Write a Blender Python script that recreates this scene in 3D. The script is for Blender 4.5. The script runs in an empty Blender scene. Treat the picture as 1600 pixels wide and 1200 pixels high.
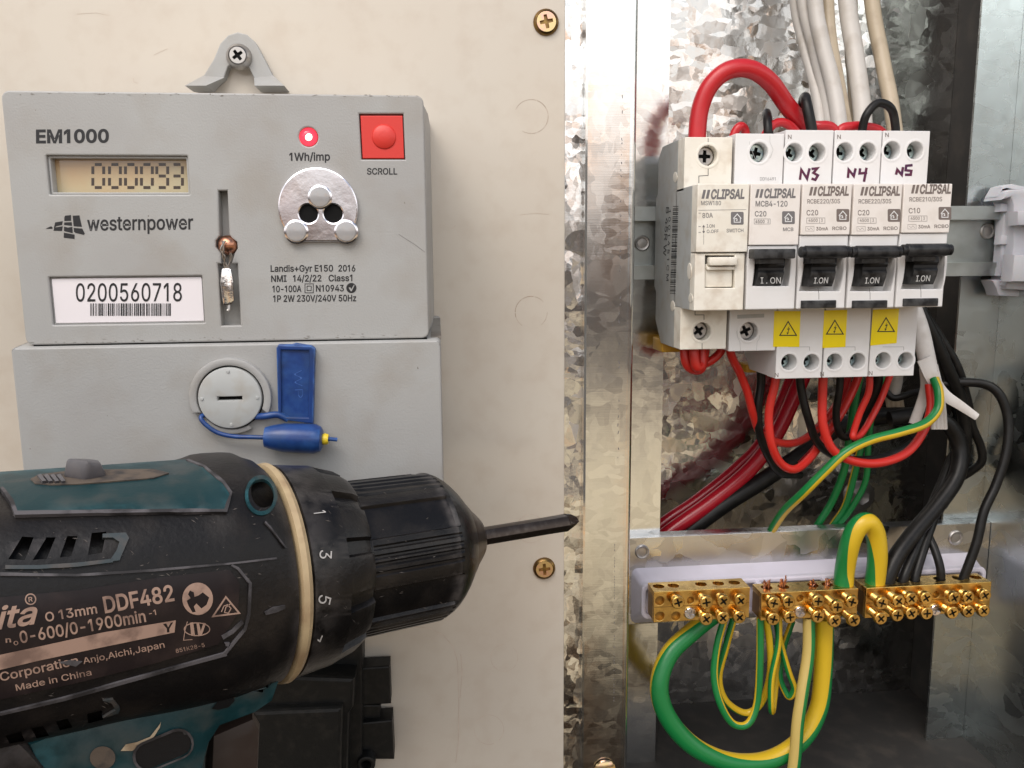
import bpy, bmesh, math, random
from mathutils import Vector, Matrix
from mathutils.bvhtree import BVHTree
from mathutils.geometry import delaunay_2d_cdt
random.seed(7)
S = 0.001                      # everything below is written in millimetres
scene = bpy.context.scene
COL = scene.collection
# ---------------------------------------------------------------- camera
F = 1290.0
def _n(v): return Vector(v).normalized()
EX = _n((12600, -300, F)); ED = _n((50, 8200, F)); ED = (ED - EX*ED.dot(EX)).normalized(); EY = EX.cross(ED)
D = 300.0
CAM = Vector((0, -D, 0))
def ray(px, py):
    d = Vector(((px-800)/F, (py-600)/F, 1.0))
    return Vector((d.dot(EX), d.dot(EY), -d.dot(ED)))
def pt(px, py, Y):             # a point of the plane at depth Y, found from a measurement on the photo
    w = ray(px, py); return CAM + w*((Y+D)/w.y)
def ptx(px, py, X):
    w = ray(px, py); return CAM + w*(X/w.x)
cam = bpy.data.cameras.new("camera"); cam.sensor_width = 36; cam.lens = 36*F/1600
cam.clip_start = 0.01; cam.clip_end = 50
co = bpy.data.objects.new("camera", cam); COL.objects.link(co)
R = Vector((EX.x, EY.x, -ED.x)); U = -Vector((EX.y, EY.y, -ED.y)); FW = Vector((EX.z, EY.z, -ED.z))
co.matrix_world = Matrix(((R.x, U.x, -FW.x, 0), (R.y, U.y, -FW.y, -D*S), (R.z, U.z, -FW.z, 0), (0, 0, 0, 1)))
scene.camera = co
# ---------------------------------------------------------------- light
SUN_EL, SUN_AZ = math.radians(52), math.radians(-38)     # azimuth from -Y (behind the viewer), negative = to the left
sd = Vector((math.sin(SUN_AZ)*math.cos(SUN_EL), -math.cos(SUN_AZ)*math.cos(SUN_EL), math.sin(SUN_EL)))
w = bpy.data.worlds.new("World"); scene.world = w; w.use_nodes = True
nt = w.node_tree; nt.nodes.clear(); N = nt.nodes.new; L = nt.links.new
out = N('ShaderNodeOutputWorld'); mix = N('ShaderNodeMixShader'); L(mix.outputs[0], out.inputs[0])
sky = N('ShaderNodeTexSky'); sky.sky_type = 'NISHITA'; sky.sun_disc = False
sky.sun_elevation = SUN_EL; sky.sun_rotation = math.atan2(sd.x, sd.y); sky.dust_density = 3.0; sky.air_density = 1.0
b1 = N('ShaderNodeBackground'); b1.inputs[1].default_value = 0.15; L(sky.outputs[0], b1.inputs[0])
tc = N('ShaderNodeTexCoord'); sep = N('ShaderNodeSeparateXYZ'); L(tc.outputs['Generated'], sep.inputs[0])
nz = N('ShaderNodeTexNoise'); nz.inputs['Scale'].default_value = 2.0; nz.inputs['Detail'].default_value = 3; L(tc.outputs['Generated'], nz.inputs['Vector'])
ma = N('ShaderNodeMath'); ma.operation = 'MULTIPLY_ADD'; ma.inputs[1].default_value = 0.10; L(nz.outputs['Fac'], ma.inputs[0])
mb_ = N('ShaderNodeMath'); mb_.operation = 'ADD'; L(sep.outputs['Z'], mb_.inputs[0]); mb_.inputs[1].default_value = -0.05; L(mb_.outputs[0], ma.inputs[2])
ramp = N('ShaderNodeValToRGB'); mr = N('ShaderNodeMapRange'); mr.inputs['From Min'].default_value = -1; mr.inputs['From Max'].default_value = 1
L(ma.outputs[0], mr.inputs['Value']); L(mr.outputs[0], ramp.inputs[0])
cr = ramp.color_ramp
GR = [(-1.0,(.018,.016,.015)),(-.56,(.022,.02,.018)),(-.47,(.06,.052,.045)),(-.39,(.70,.58,.40)),(-.27,(1.0,.84,.60)),(-.19,(.55,.46,.35)),(-.12,(.12,.105,.10)),(-.02,(.10,.09,.088)),(.03,(.30,.28,.27)),(.08,(.85,.84,.84)),(.16,(1.9,1.9,1.9)),(.40,(1.6,1.65,1.7)),(.50,(.5,.55,.62))]
cr.elements.remove(cr.elements[1])
for k, (z, c) in enumerate(GR):
    e = cr.elements[0] if k == 0 else cr.elements.new((z+1)/2)
    e.position = (z+1)/2; e.color = (*c, 1)
nz2 = N('ShaderNodeTexNoise'); nz2.inputs['Scale'].default_value = 5.5; nz2.inputs['Detail'].default_value = 2; L(tc.outputs['Generated'], nz2.inputs['Vector'])
mo = N('ShaderNodeMapRange'); mo.inputs['From Min'].default_value = .53; mo.inputs['From Max'].default_value = .60; L(nz2.outputs['Fac'], mo.inputs['Value'])   # patches of sunlit brickwork and trees opposite
zo = N('ShaderNodeMapRange'); zo.inputs['From Min'].default_value = .27; zo.inputs['From Max'].default_value = .18; L(sep.outputs['Z'], zo.inputs['Value'])
mm_ = N('ShaderNodeMath'); mm_.operation = 'MULTIPLY'; L(mo.outputs[0], mm_.inputs[0]); L(zo.outputs[0], mm_.inputs[1])
m3 = N('ShaderNodeMix'); m3.data_type = 'RGBA'; m3.blend_type = 'MULTIPLY'; L(mm_.outputs[0], m3.inputs['Factor']); L(ramp.outputs[0], m3.inputs['A']); m3.inputs['B'].default_value = (1.0, .66, .46, 1)
b2 = N('ShaderNodeBackground'); b2.inputs[1].default_value = 1.0; L(m3.outputs['Result'], b2.inputs[0])
mr2 = N('ShaderNodeMapRange'); mr2.inputs['From Min'].default_value = .42; mr2.inputs['From Max'].default_value = .62
L(ma.outputs[0], mr2.inputs['Value']); L(mr2.outputs[0], mix.inputs[0]); L(b2.outputs[0], mix.inputs[1]); L(b1.outputs[0], mix.inputs[2])
sl = bpy.data.lights.new("sun", 'SUN'); sl.energy = .4; sl.angle = math.radians(16); sl.color = (1, .95, .88)
so = bpy.data.objects.new("sun", sl); COL.objects.link(so); so.rotation_euler = sd.to_track_quat('Z', 'Y').to_euler()
al = bpy.data.lights.new("added_area_light", 'AREA'); al.shape = 'RECTANGLE'; al.size = .55; al.size_y = .26; al.energy = 1.75; al.color = (1, .975, .94)  # area lamp added above left so that brightness falls off downwards
ao = bpy.data.objects.new("added_area_light", al); COL.objects.link(ao); ao.location = (-.09, -.34, .37)
ao.rotation_euler = (Vector((-.09, -.34, .37))-Vector((.0, 0, -.01))).to_track_quat('Z', 'Y').to_euler()
vs = scene.view_settings; vs.view_transform = 'Standard'; vs.look = 'None'; vs.exposure = -0.08; vs.gamma = 1; vs.use_curve_mapping = False
scene.cycles.use_denoising = True
scene.cycles.max_bounces = 6
# ---------------------------------------------------------------- materials
def mat(name, col, rough=.5, metal=0, col2=None, vs_=80, vlo=.45, vhi=.65, dust=None, dscale=150, damt=.5, bump=0, bscale=900, edge=None, eamt=.7, coat=0, emit=None, stretch=None, trans=0, alpha=1, rvar=0, subs=0, speck=None, spec=.5):
    m = bpy.data.materials.new(name); m.use_nodes = True
    t = m.node_tree; p = t.nodes['Principled BSDF']; n = t.nodes.new; l = t.links.new
    p.inputs['Roughness'].default_value = rough; p.inputs['Metallic'].default_value = metal
    p.inputs['Coat Weight'].default_value = coat; p.inputs['Transmission Weight'].default_value = trans
    p.inputs['Specular IOR Level'].default_value = spec
    if subs: p.inputs['Subsurface Weight'].default_value = subs; p.inputs['Subsurface Scale'].default_value = .001
    c = n('ShaderNodeTexCoord'); v = c.outputs['Object']
    if stretch:
        mp = n('ShaderNodeMapping'); mp.inputs['Scale'].default_value = stretch; l(v, mp.inputs[0]); v = mp.outputs[0]
    def noise(sc, det=4):
        z = n('ShaderNodeTexNoise'); z.inputs['Scale'].default_value = sc; z.inputs['Detail'].default_value = det; l(v, z.inputs['Vector']); return z.outputs['Fac']
    def rng(src, a, b, c0=0, c1=1):
        q = n('ShaderNodeMapRange'); q.inputs[1].default_value = a; q.inputs[2].default_value = b; q.inputs[3].default_value = c0; q.inputs[4].default_value = c1; l(src, q.inputs[0]); return q.outputs[0]
    cur = None
    def mixc(fac, b):
        nonlocal cur
        x = n('ShaderNodeMix'); x.data_type = 'RGBA'; l(fac, x.inputs['Factor'])
        if cur is None: x.inputs['A'].default_value = (*col, 1)
        else: l(cur, x.inputs['A'])
        x.inputs['B'].default_value = (*b, 1); cur = x.outputs['Result']
    if col2: mixc(rng(noise(vs_), vlo, vhi), col2)
    if edge:
        g = n('ShaderNodeNewGeometry'); e = rng(g.outputs['Pointiness'], .52, .60, 0, eamt); x = n('ShaderNodeMath'); x.operation = 'MULTIPLY'
        l(e, x.inputs[0]); l(rng(noise(dscale*2), .35, .6), x.inputs[1]); mixc(x.outputs[0], edge)
    if dust: mixc(rng(noise(dscale, 8), .48, .72, 0, damt), dust)
    if speck: mixc(rng(noise(speck[1], 2), speck[2], speck[2]+.03, 0, .8), speck[0])
    if cur is None: p.inputs['Base Color'].default_value = (*col, 1)
    else: l(cur, p.inputs['Base Color'])
    if rvar: l(rng(noise(vs_*1.7), .35, .65, rough, min(1, rough+rvar)), p.inputs['Roughness'])
    if bump:
        b = n('ShaderNodeBump'); b.inputs['Strength'].default_value = bump; b.inputs['Distance'].default_value = .0003; l(noise(bscale, 5), b.inputs['Height']); l(b.outputs[0], p.inputs['Normal'])
    if emit: p.inputs['Emission Color'].default_value = (*emit[0], 1); p.inputs['Emission Strength'].default_value = emit[1]
    return m
def spangle(name, col, scale, tilt, rough, distort=.15, brush=0, dark=None, rr=.15, shard=2.2):
    """zinc crystals: straight-edged shards stretched in varying directions, each with its own tilt, tone and gloss"""
    m = bpy.data.materials.new(name); m.use_nodes = True
    t = m.node_tree; p = t.nodes['Principled BSDF']; n = t.nodes.new; l = t.links.new
    p.inputs['Metallic'].default_value = 1
    c = n('ShaderNodeTexCoord')
    nz = n('ShaderNodeTexNoise'); nz.inputs['Scale'].default_value = scale*2.2; nz.inputs['Detail'].default_value = 1; l(c.outputs['Object'], nz.inputs['Vector'])
    sb = n('ShaderNodeVectorMath'); sb.operation = 'SUBTRACT'; l(nz.outputs['Color'], sb.inputs[0]); sb.inputs[1].default_value = (.5, .5, .5)
    sc = n('ShaderNodeVectorMath'); sc.operation = 'SCALE'; l(sb.outputs[0], sc.inputs[0]); sc.inputs['Scale'].default_value = distort/scale*2
    ad = n('ShaderNodeVectorMath'); ad.operation = 'ADD'; l(c.outputs['Object'], ad.inputs[0]); l(sc.outputs[0], ad.inputs[1])
    def layer(rot, sx, sz, s_):
        mp = n('ShaderNodeMapping'); mp.inputs['Rotation'].default_value = (0, rot, 0); mp.inputs['Scale'].default_value = (sx, 1, sz); l(ad.outputs[0], mp.inputs[0])
        v = n('ShaderNodeTexVoronoi'); v.inputs['Scale'].default_value = s_; l(mp.outputs[0], v.inputs['Vector']); return v.outputs['Color']
    A = layer(.5, 1, shard, scale); B = layer(-.8, shard, 1, scale*1.25); C_ = layer(1.3, 1, shard, scale*2.4)
    sel = n('ShaderNodeTexVoronoi'); sel.inputs['Scale'].default_value = scale*.8; l(ad.outputs[0], sel.inputs['Vector'])
    ss = n('ShaderNodeSeparateColor'); l(sel.outputs['Color'], ss.inputs[0])
    def gt(o, th):
        q = n('ShaderNodeMath'); q.operation = 'GREATER_THAN'; q.inputs[1].default_value = th; l(o, q.inputs[0]); return q.outputs[0]
    def mixc(f_, a, b):
        x = n('ShaderNodeMix'); x.data_type = 'RGBA'; l(f_, x.inputs['Factor']); l(a, x.inputs['A']); l(b, x.inputs['B']); return x.outputs['Result']
    colf = mixc(gt(ss.outputs[1], .66), mixc(gt(ss.outputs[0], .5), A, B), C_)
    x = n('ShaderNodeVectorMath'); x.operation = 'SUBTRACT'; l(colf, x.inputs[0]); x.inputs[1].default_value = (.5, .5, .5)
    y = n('ShaderNodeVectorMath'); y.operation = 'SCALE'; l(x.outputs[0], y.inputs[0]); y.inputs['Scale'].default_value = tilt
    D_ = layer(.2, 1.6, 1, scale*3.3); x2 = n('ShaderNodeVectorMath'); x2.operation = 'SUBTRACT'; l(D_, x2.inputs[0]); x2.inputs[1].default_value = (.5, .5, .5)
    y2 = n('ShaderNodeVectorMath'); y2.operation = 'SCALE'; l(x2.outputs[0], y2.inputs[0]); y2.inputs['Scale'].default_value = tilt*.55
    y3 = n('ShaderNodeVectorMath'); y3.operation = 'ADD'; l(y.outputs[0], y3.inputs[0]); l(y2.outputs[0], y3.inputs[1]); y = y3
    g4 = n('ShaderNodeTexNoise'); g4.inputs['Scale'].default_value = scale*1.1; g4.inputs['Detail'].default_value = 3; l(c.outputs['Object'], g4.inputs['Vector'])
    x4 = n('ShaderNodeVectorMath'); x4.operation = 'SUBTRACT'; l(g4.outputs['Color'], x4.inputs[0]); x4.inputs[1].default_value = (.5, .5, .5)
    y4 = n('ShaderNodeVectorMath'); y4.operation = 'SCALE'; l(x4.outputs[0], y4.inputs[0]); y4.inputs['Scale'].default_value = tilt*1.1
    y5 = n('ShaderNodeVectorMath'); y5.operation = 'ADD'; l(y.outputs[0], y5.inputs[0]); l(y4.outputs[0], y5.inputs[1]); y = y5
    g = n('ShaderNodeNewGeometry'); z = n('ShaderNodeVectorMath'); z.operation = 'ADD'; l(y.outputs[0], z.inputs[0]); l(g.outputs['Normal'], z.inputs[1])
    nn = n('ShaderNodeVectorMath'); nn.operation = 'NORMALIZE'; l(z.outputs[0], nn.inputs[0]); no = nn.outputs[0]
    mp = n('ShaderNodeMapping'); mp.inputs['Scale'].default_value = (60, 300, 3500) if brush else (900, 900, 900); l(c.outputs['Object'], mp.inputs[0])
    q = n('ShaderNodeTexNoise'); q.inputs['Scale'].default_value = 1; q.inputs['Detail'].default_value = 3; l(mp.outputs[0], q.inputs['Vector'])
    b = n('ShaderNodeBump'); b.inputs['Strength'].default_value = brush or .12; b.inputs['Distance'].default_value = .0002; l(q.outputs['Fac'], b.inputs['Height']); l(no, b.inputs['Normal']); no = b.outputs[0]
    l(no, p.inputs['Normal'])
    sx = n('ShaderNodeSeparateColor'); l(colf, sx.inputs[0])
    mx = n('ShaderNodeMix'); mx.data_type = 'RGBA'; l(sx.outputs[0], mx.inputs['Factor']); mx.inputs['A'].default_value = (*col, 1)
    dk = dark or tuple(a*.72 for a in col); mx.inputs['B'].default_value = (*dk, 1); l(mx.outputs['Result'], p.inputs['Base Color'])
    q = n('ShaderNodeMapRange'); q.inputs[3].default_value = rough; q.inputs[4].default_value = rough+rr; l(sx.outputs[1], q.inputs[0]); l(q.outputs[0], p.inputs['Roughness'])
    return m
MT = {
 'cream': mat('cream_paint', (.575,.525,.45), .16, col2=(.55,.49,.415), vs_=9, dust=(.42,.33,.25), dscale=110, damt=.22, bump=.10, bscale=320, speck=((.2,.13,.08),420,.80)),
 'scribe': mat('scribed_line', (.30,.21,.15), .6, col2=(.50,.40,.32), vs_=300),
 'scribe_faint': mat('faint_scribed_line', (.46,.37,.30), .6, col2=(.56,.47,.39), vs_=200),
 'grey': mat('grey_plastic', (.36,.36,.35), .46, col2=(.335,.33,.32), vs_=24, dust=(.27,.235,.19), dscale=60, damt=.38, bump=.25, bscale=1800, speck=((.10,.08,.06),520,.775)),
 'greydark': mat('grimy_grey_plastic', (.22,.205,.18), .7, col2=(.15,.13,.11), vs_=120),
 'ink': mat('black_ink', (.012,.012,.014), .45),
 'greyink': mat('grey_ink', (.16,.15,.15), .5),
 'brownink': mat('grey_brown_ink', (.17,.135,.12), .5),
 'whiteink': mat('white_ink', (.75,.75,.74), .5),
 'tanink': mat('worn_tan_ink', (.34,.22,.165), .5, col2=(.17,.105,.08), vs_=240, vlo=.5, vhi=.68),
 'purpleink': mat('purple_marker_ink', (.085,.006,.035), .35, col2=(.04,.003,.05), vs_=600),
 'lcd': mat('lcd_glass', (.46,.40,.25), .03, coat=1, col2=(.50,.33,.17), vs_=34, vlo=.42, vhi=.58, spec=1),  # warm reflection on the glass painted in as orange patches of base colour
 'lcdseg': mat('lcd_segment', (.045,.03,.022), .2, coat=1),
 'paper': mat('white_paper_label', (.80,.76,.78), .15, coat=.6),
 'red': mat('red_plastic', (.62,.035,.025), .4, bump=.05),
 'led': mat('lit_red_lamp', (.7,.01,.03), .1, emit=((1,.05,.08), 1.6)),
 'ledcore': mat('lamp_core', (1,.5,.4), .1, emit=((1,.45,.35), 5)),
 'clear': mat('clear_peg', (.42,.41,.41), .18, coat=1, trans=.2),
 'zinc': mat('bright_zinc', (.78,.77,.80), .16, 1, col2=(.74,.70,.73), vs_=60, rvar=.12, bump=.5, bscale=110),
 'zincscrew': mat('zinc_screw', (.42,.52,.50), .22, 1, col2=(.22,.30,.34), vs_=500),
 'steel': mat('steel_screw', (.45,.43,.41), .35, 1, rvar=.2),
 'lead': mat('crimp_metal', (.75,.72,.70), .16, 1, bump=.5, bscale=500),
 'copper': mat('copper', (.52,.25,.16), .3, 1),
 'yzinc': mat('yellow_zinc', (.62,.47,.24), .22, 1, col2=(.66,.40,.30), vs_=350),
 'yzincdark': mat('tarnished_yellow_zinc', (.20,.12,.05), .35, 1, col2=(.30,.19,.06), vs_=500),
 'brass': mat('brass', (.80,.52,.16), .20, 1, col2=(.55,.34,.10), vs_=140, rvar=.2, bump=.15, bscale=500),
 'brassdark': mat('dull_brass', (.30,.18,.06), .40, 1, col2=(.34,.21,.07), vs_=200),
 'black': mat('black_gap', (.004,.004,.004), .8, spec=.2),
 'blue': mat('blue_plastic', (.008,.038,.17), .35, col2=(.012,.035,.12), vs_=160, bump=.1, edge=(.05,.16,.45)),
 'yellow': mat('yellow_plastic', (.75,.55,.03), .4),
 'white': mat('white_plastic', (.74,.73,.72), .38, col2=(.69,.67,.65), vs_=60, bump=.05),
 'label': mat('cream_label_face', (.78,.73,.68), .42, dust=(.48,.40,.32), dscale=170, damt=.25),
 'ivory': mat('yellowed_white_plastic', (.80,.76,.67), .42, dust=(.42,.31,.2), dscale=200, damt=.38, col2=(.76,.71,.61), vs_=90),
 'mouldgrey': mat('pale_grey_side', (.42,.43,.42), .42, dust=(.32,.27,.2), dscale=200, damt=.4),
 'warn': mat('yellow_sticker', (.95,.74,.0), .4),
 'toggle': mat('black_toggle_plastic', (.010,.010,.011), .38, edge=(.10,.10,.10), bump=.1, bscale=1500, spec=.28),
 'pvcred': mat('red_pvc', (.50,.016,.022), .34, col2=(.42,.012,.018), vs_=60, bump=.1, bscale=400),
 'pvcred2': mat('bright_red_pvc', (.58,.024,.016), .36, bump=.1, bscale=400),
 'pvcblack': mat('black_pvc', (.008,.0075,.007), .40, dust=(.035,.032,.029), dscale=250, damt=.3, bump=.15, bscale=500, spec=.28),
 'pvcgreen': mat('green_pvc', (.006,.19,.045), .36, bump=.1, bscale=500),
 'pvcyellow': mat('yellow_pvc', (.66,.44,.02), .36, bump=.1, bscale=500),
 'pvcwhite': mat('white_sheath', (.55,.52,.48), .45, dust=(.30,.25,.19), dscale=90, damt=.5, bump=.15, bscale=200),
 'pvcbeige': mat('aged_white_sheath', (.47,.39,.28), .45, dust=(.28,.21,.14), dscale=110, damt=.6, bump=.15, bscale=200),
 'lilac': mat('white_plastic_holder', (.66,.63,.72), .30, col2=(.60,.57,.64), vs_=40, speck=((.15,.1,.1),600,.81)),
 'drill': mat('black_rubber', (.006,.0052,.0052), .44, dust=(.032,.025,.020), dscale=90, damt=.5, edge=(.13,.115,.115), bump=.35, bscale=900, spec=.28),
 'drill2': mat('black_hard_plastic', (.006,.0055,.0055), .33, dust=(.03,.025,.021), dscale=130, damt=.4, edge=(.10,.09,.085), bump=.25, bscale=1400, spec=.28),
 'teal': mat('teal_plastic', (.005,.030,.035), .42, dust=(.060,.060,.055), dscale=120, damt=.65, edge=(.03,.12,.14), bump=.15, bscale=900, spec=.28),
 'wear': mat('worn_edge', (.085,.078,.082), .6, col2=(.018,.016,.017), vs_=160, vlo=.42, vhi=.58),
 'ringcream': mat('cream_rubber_ring', (.46,.35,.20), .55, dust=(.22,.13,.07), dscale=140, damt=.7, col2=(.38,.28,.16), vs_=90, bump=.2),
 'dirt': mat('dried_plaster', (.42,.33,.22), .9, col2=(.25,.18,.11), vs_=300, bump=.5),
 'plate': mat('rating_plate_black', (.012,.008,.009), .33, dust=(.06,.04,.035), dscale=150, damt=.35, spec=.28),
 'bit': mat('bit_steel', (.055,.042,.035), .35, .8, dust=(.12,.10,.085), dscale=500, damt=.5),
 'blackbox': mat('black_box_plastic', (.008,.0085,.0085), .45, dust=(.026,.024,.021), dscale=300, damt=.5, bump=.2, bscale=1200, spec=.28),
 'amber': mat('amber_plastic', (.65,.35,.03), .4),
 'clipgrey': mat('translucent_grey_plastic', (.50,.50,.53), .35, col2=(.42,.42,.46), vs_=50, subs=.2),
 'spangle': spangle('spangled_galvanised_steel', (.74,.72,.69), 84, .105, .14, dark=(.55,.53,.50)),
 'spangle2': spangle('fine_spangled_steel', (.80,.80,.79), 95, .12, .13, dark=(.62,.62,.61)),
 'post': spangle('brushed_galvanised_steel', (.78,.78,.76), 80, .02, .13, brush=.03, rr=.06, dark=(.70,.70,.68)),
 'galv': spangle('galvanised_steel', (.58,.62,.62), 60, .015, .20, brush=.04, dark=(.57,.61,.61)),
 'rail': mat('rail_steel', (.50,.53,.52), .34, 1, col2=(.42,.44,.42), vs_=70, rvar=.1, bump=.1),
}
# ---------------------------------------------------------------- mesh helpers
class MB:
    def __init__(s): s.v = []; s.f = []; s.m = []
    def add(s, vs_, fs, mi=0):
        o = len(s.v); s.v += [Vector(v) for v in vs_]
        for f in fs: s.f.append(tuple(i+o for i in f)); s.m.append(mi)
    def merge(s, o, mi=0):
        s.add(o.v, o.f, 0); s.m[len(s.m)-len(o.m):] = [mi]*len(o.m)
        return s
def from_bm(bm, out, mi=0, tf=None):
    bm.verts.ensure_lookup_table(); bm.verts.index_update()
    out.add([(tf(v.co) if tf else v.co.copy()) for v in bm.verts], [[v.index for v in f.verts] for f in bm.faces], mi); bm.free()
def box(out, x0, x1, y0, y1, z0, z1, bev=0, mi=0, seg=2, tf=None):
    bm = bmesh.new(); bmesh.ops.create_cube(bm, size=1)
    for v in bm.verts:
        v.co = Vector(((x0+x1)/2+v.co.x*(x1-x0), (y0+y1)/2+v.co.y*(y1-y0), (z0+z1)/2+v.co.z*(z1-z0)))
    if bev: bmesh.ops.bevel(bm, geom=bm.edges[:], offset=bev, segments=seg, affect='EDGES', profile=.5)
    from_bm(bm, out, mi, tf)
def hull(out, front, back, mi=0, bev=0):                 # two rings of equal count -> closed solid
    n = len(front); bm = bmesh.new(); a = [bm.verts.new(p) for p in front]; b = [bm.verts.new(p) for p in back]
    bm.faces.new(a); bm.faces.new(b[::-1])
    for i in range(n): bm.faces.new((a[i], b[i], b[(i+1) % n], a[(i+1) % n]))
    bmesh.ops.recalc_face_normals(bm, faces=bm.faces[:])
    if bev: bmesh.ops.bevel(bm, geom=bm.edges[:], offset=bev, segments=2, affect='EDGES', profile=.5)
    from_bm(bm, out, mi)
def curve_mesh(loops):                                   # fill outlines with holes (even-odd)
    V = []; E_ = []
    for lp in loops:
        o = len(V); n = len(lp); V += [Vector(q[:2]) for q in lp]; E_ += [(o+i, o+(i+1) % n) for i in range(n)]
    r = delaunay_2d_cdt(V, E_, [], 0, 1e-5); v2, f2 = r[0], r[2]; out_ = []
    for f in f2:
        c = sum((v2[i] for i in f), Vector((0, 0)))/len(f)
        if sum(_inside(c, lp) for lp in loops) % 2: out_.append(tuple(f))
    return [Vector((q.x, q.y, 0)) for q in v2], out_
def _inside(pt_, lp):
    x, y = pt_; c = False; n = len(lp)
    for i in range(n):
        x1, y1 = lp[i]; x2, y2 = lp[i-1]
        if (y1 > y) != (y2 > y) and x < (x2-x1)*(y-y1)/(y2-y1)+x1: c = not c
    return c
def _area(lp): return sum(lp[i-1][0]*lp[i][1]-lp[i][0]*lp[i-1][1] for i in range(len(lp)))/2
def inset(loops, d):                                     # move every outline towards the material by d
    res = []
    for k, lp in enumerate(loops):
        depth = sum(_inside(lp[0], o) for j, o in enumerate(loops) if j != k)
        s = (1 if _area(lp) > 0 else -1)*(1 if depth % 2 == 0 else -1); n = len(lp); q = []
        for i in range(n):
            a, b, c = Vector(lp[i-1][:2]), Vector(lp[i][:2]), Vector(lp[(i+1) % n][:2])
            d1 = b-a; d2 = c-b
            if d1.length < 1e-7: d1 = d2
            if d2.length < 1e-7: d2 = d1
            d1 = d1.normalized(); d2 = d2.normalized()
            n1 = Vector((-d1.y, d1.x)); n2 = Vector((-d2.y, d2.x)); m_ = n1+n2; m_ = m_.normalized() if m_.length > 1e-3 else n1
            q.append(tuple(b+m_*(s*d/max(m_.dot(n1), .5))))
        res.append(q)
    return res
def solid(out, loops, c0, c1, bev=0, mi=0, fr='Y'):      # outline(s) with holes, thickness c0..c1 along an axis, front edge rounded
    lo, hi = min(c0, c1), max(c0, c1); both = callable(fr) or fr == 'Z'
    if callable(fr): tf = fr
    elif fr == 'Y': tf = lambda x, y, z: Vector((x, z, y))
    elif fr == 'Z': tf = lambda x, y, z: Vector((x, y, z))
    loops = [[tuple(p[:2]) for p in lp] for lp in loops]
    clean = []
    for lp in loops:
        q = []
        for p in lp:
            if not q or (Vector(p)-Vector(q[-1])).length > 1e-4: q.append(p)
        if (Vector(q[0])-Vector(q[-1])).length < 1e-4: q.pop()
        clean.append(q)
    loops = clean; rings = []
    if bev: rings = [(inset(loops, bev), lo), (inset(loops, bev*.3), lo+bev*.3), (loops, lo+bev)]
    else: rings = [(loops, lo)]
    if bev and both: rings += [(loops, hi-bev), (inset(loops, bev*.3), hi-bev*.3), (inset(loops, bev), hi)]
    else: rings += [(loops, hi)]
    bm = bmesh.new()
    def cap(lps, z):
        v, f = curve_mesh(lps)
        vv = [bm.verts.new(tf(p.x, p.y, z)) for p in v]
        for q in f:
            try: bm.faces.new([vv[i] for i in q])
            except ValueError: pass
    cap(rings[0][0], rings[0][1]); cap(rings[-1][0], rings[-1][1])
    for k in range(len(loops)):
        rv_ = [[bm.verts.new(tf(p[0], p[1], z)) for p in lps[k]] for lps, z in rings]; n = len(loops[k])
        for a, b in zip(rv_, rv_[1:]):
            for i in range(n): bm.faces.new((a[i], a[(i+1) % n], b[(i+1) % n], b[i]))
    bmesh.ops.remove_doubles(bm, verts=bm.verts[:], dist=2e-4); bmesh.ops.recalc_face_normals(bm, faces=bm.faces[:])
    from_bm(bm, out, mi)
def sheet(out, loops, mapf, mi=0, grid=0, both=False):   # flat outline in photo units mapped onto a surface
    v, f = curve_mesh([[(p[0], -p[1]) for p in lp] for lp in loops])
    bm = bmesh.new(); vv = [bm.verts.new(p) for p in v]
    for q in f:
        try: bm.faces.new([vv[i] for i in q])
        except ValueError: pass
    if grid:
        xs = [p.x for p in v]; ys = [p.y for p in v]
        for ax, lo, hi in ((0, min(xs), max(xs)), (1, min(ys), max(ys))):
            g = math.floor(lo/grid)*grid+grid*.513
            while g < hi:
                no = (1,0,0) if ax == 0 else (0,1,0); c = (g,0,0) if ax == 0 else (0,g,0)
                bmesh.ops.bisect_plane(bm, geom=bm.verts[:]+bm.edges[:]+bm.faces[:], plane_co=c, plane_no=no); g += grid
    bm.verts.ensure_lookup_table(); bm.verts.index_update()
    pts = [mapf(x.co.x, -x.co.y) for x in bm.verts]
    fs = [[x.index for x in q.verts] for q in bm.faces]
    fs = [q for q in fs if all(pts[i] is not None for i in q)]
    pts = [p if p is not None else Vector((0,0,0)) for p in pts]
    used = sorted({i for q in fs for i in q}); ix = {i: k for k, i in enumerate(used)}
    out.add([pts[i] for i in used], [[ix[i] for i in q] for q in fs], mi); bm.free()
def P(Y): return lambda x, y: pt(x, y, Y)
def circ(cx, cy, r, n=28, ry=None, a0=0, a1=360):
    full = abs(a1-a0) >= 360
    return [(cx+r*math.cos(math.radians(a0+(a1-a0)*i/(n if full else n-1))), cy+(ry or r)*math.sin(math.radians(a0+(a1-a0)*i/(n if full else n-1)))) for i in range(n)]
def rrect(x0, y0, x1, y1, r, n=5):
    r = max(min(r, abs(x1-x0)/2.01, abs(y1-y0)/2.01), 1e-3); o = []
    for cx, cy, a in ((x1-r, y1-r, 0), (x0+r, y1-r, 90), (x0+r, y0+r, 180), (x1-r, y0+r, 270)):
        o += [(cx+r*math.cos(math.radians(a+90*i/n)), cy+r*math.sin(math.radians(a+90*i/n))) for i in range(n+1)]
    return o
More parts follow.
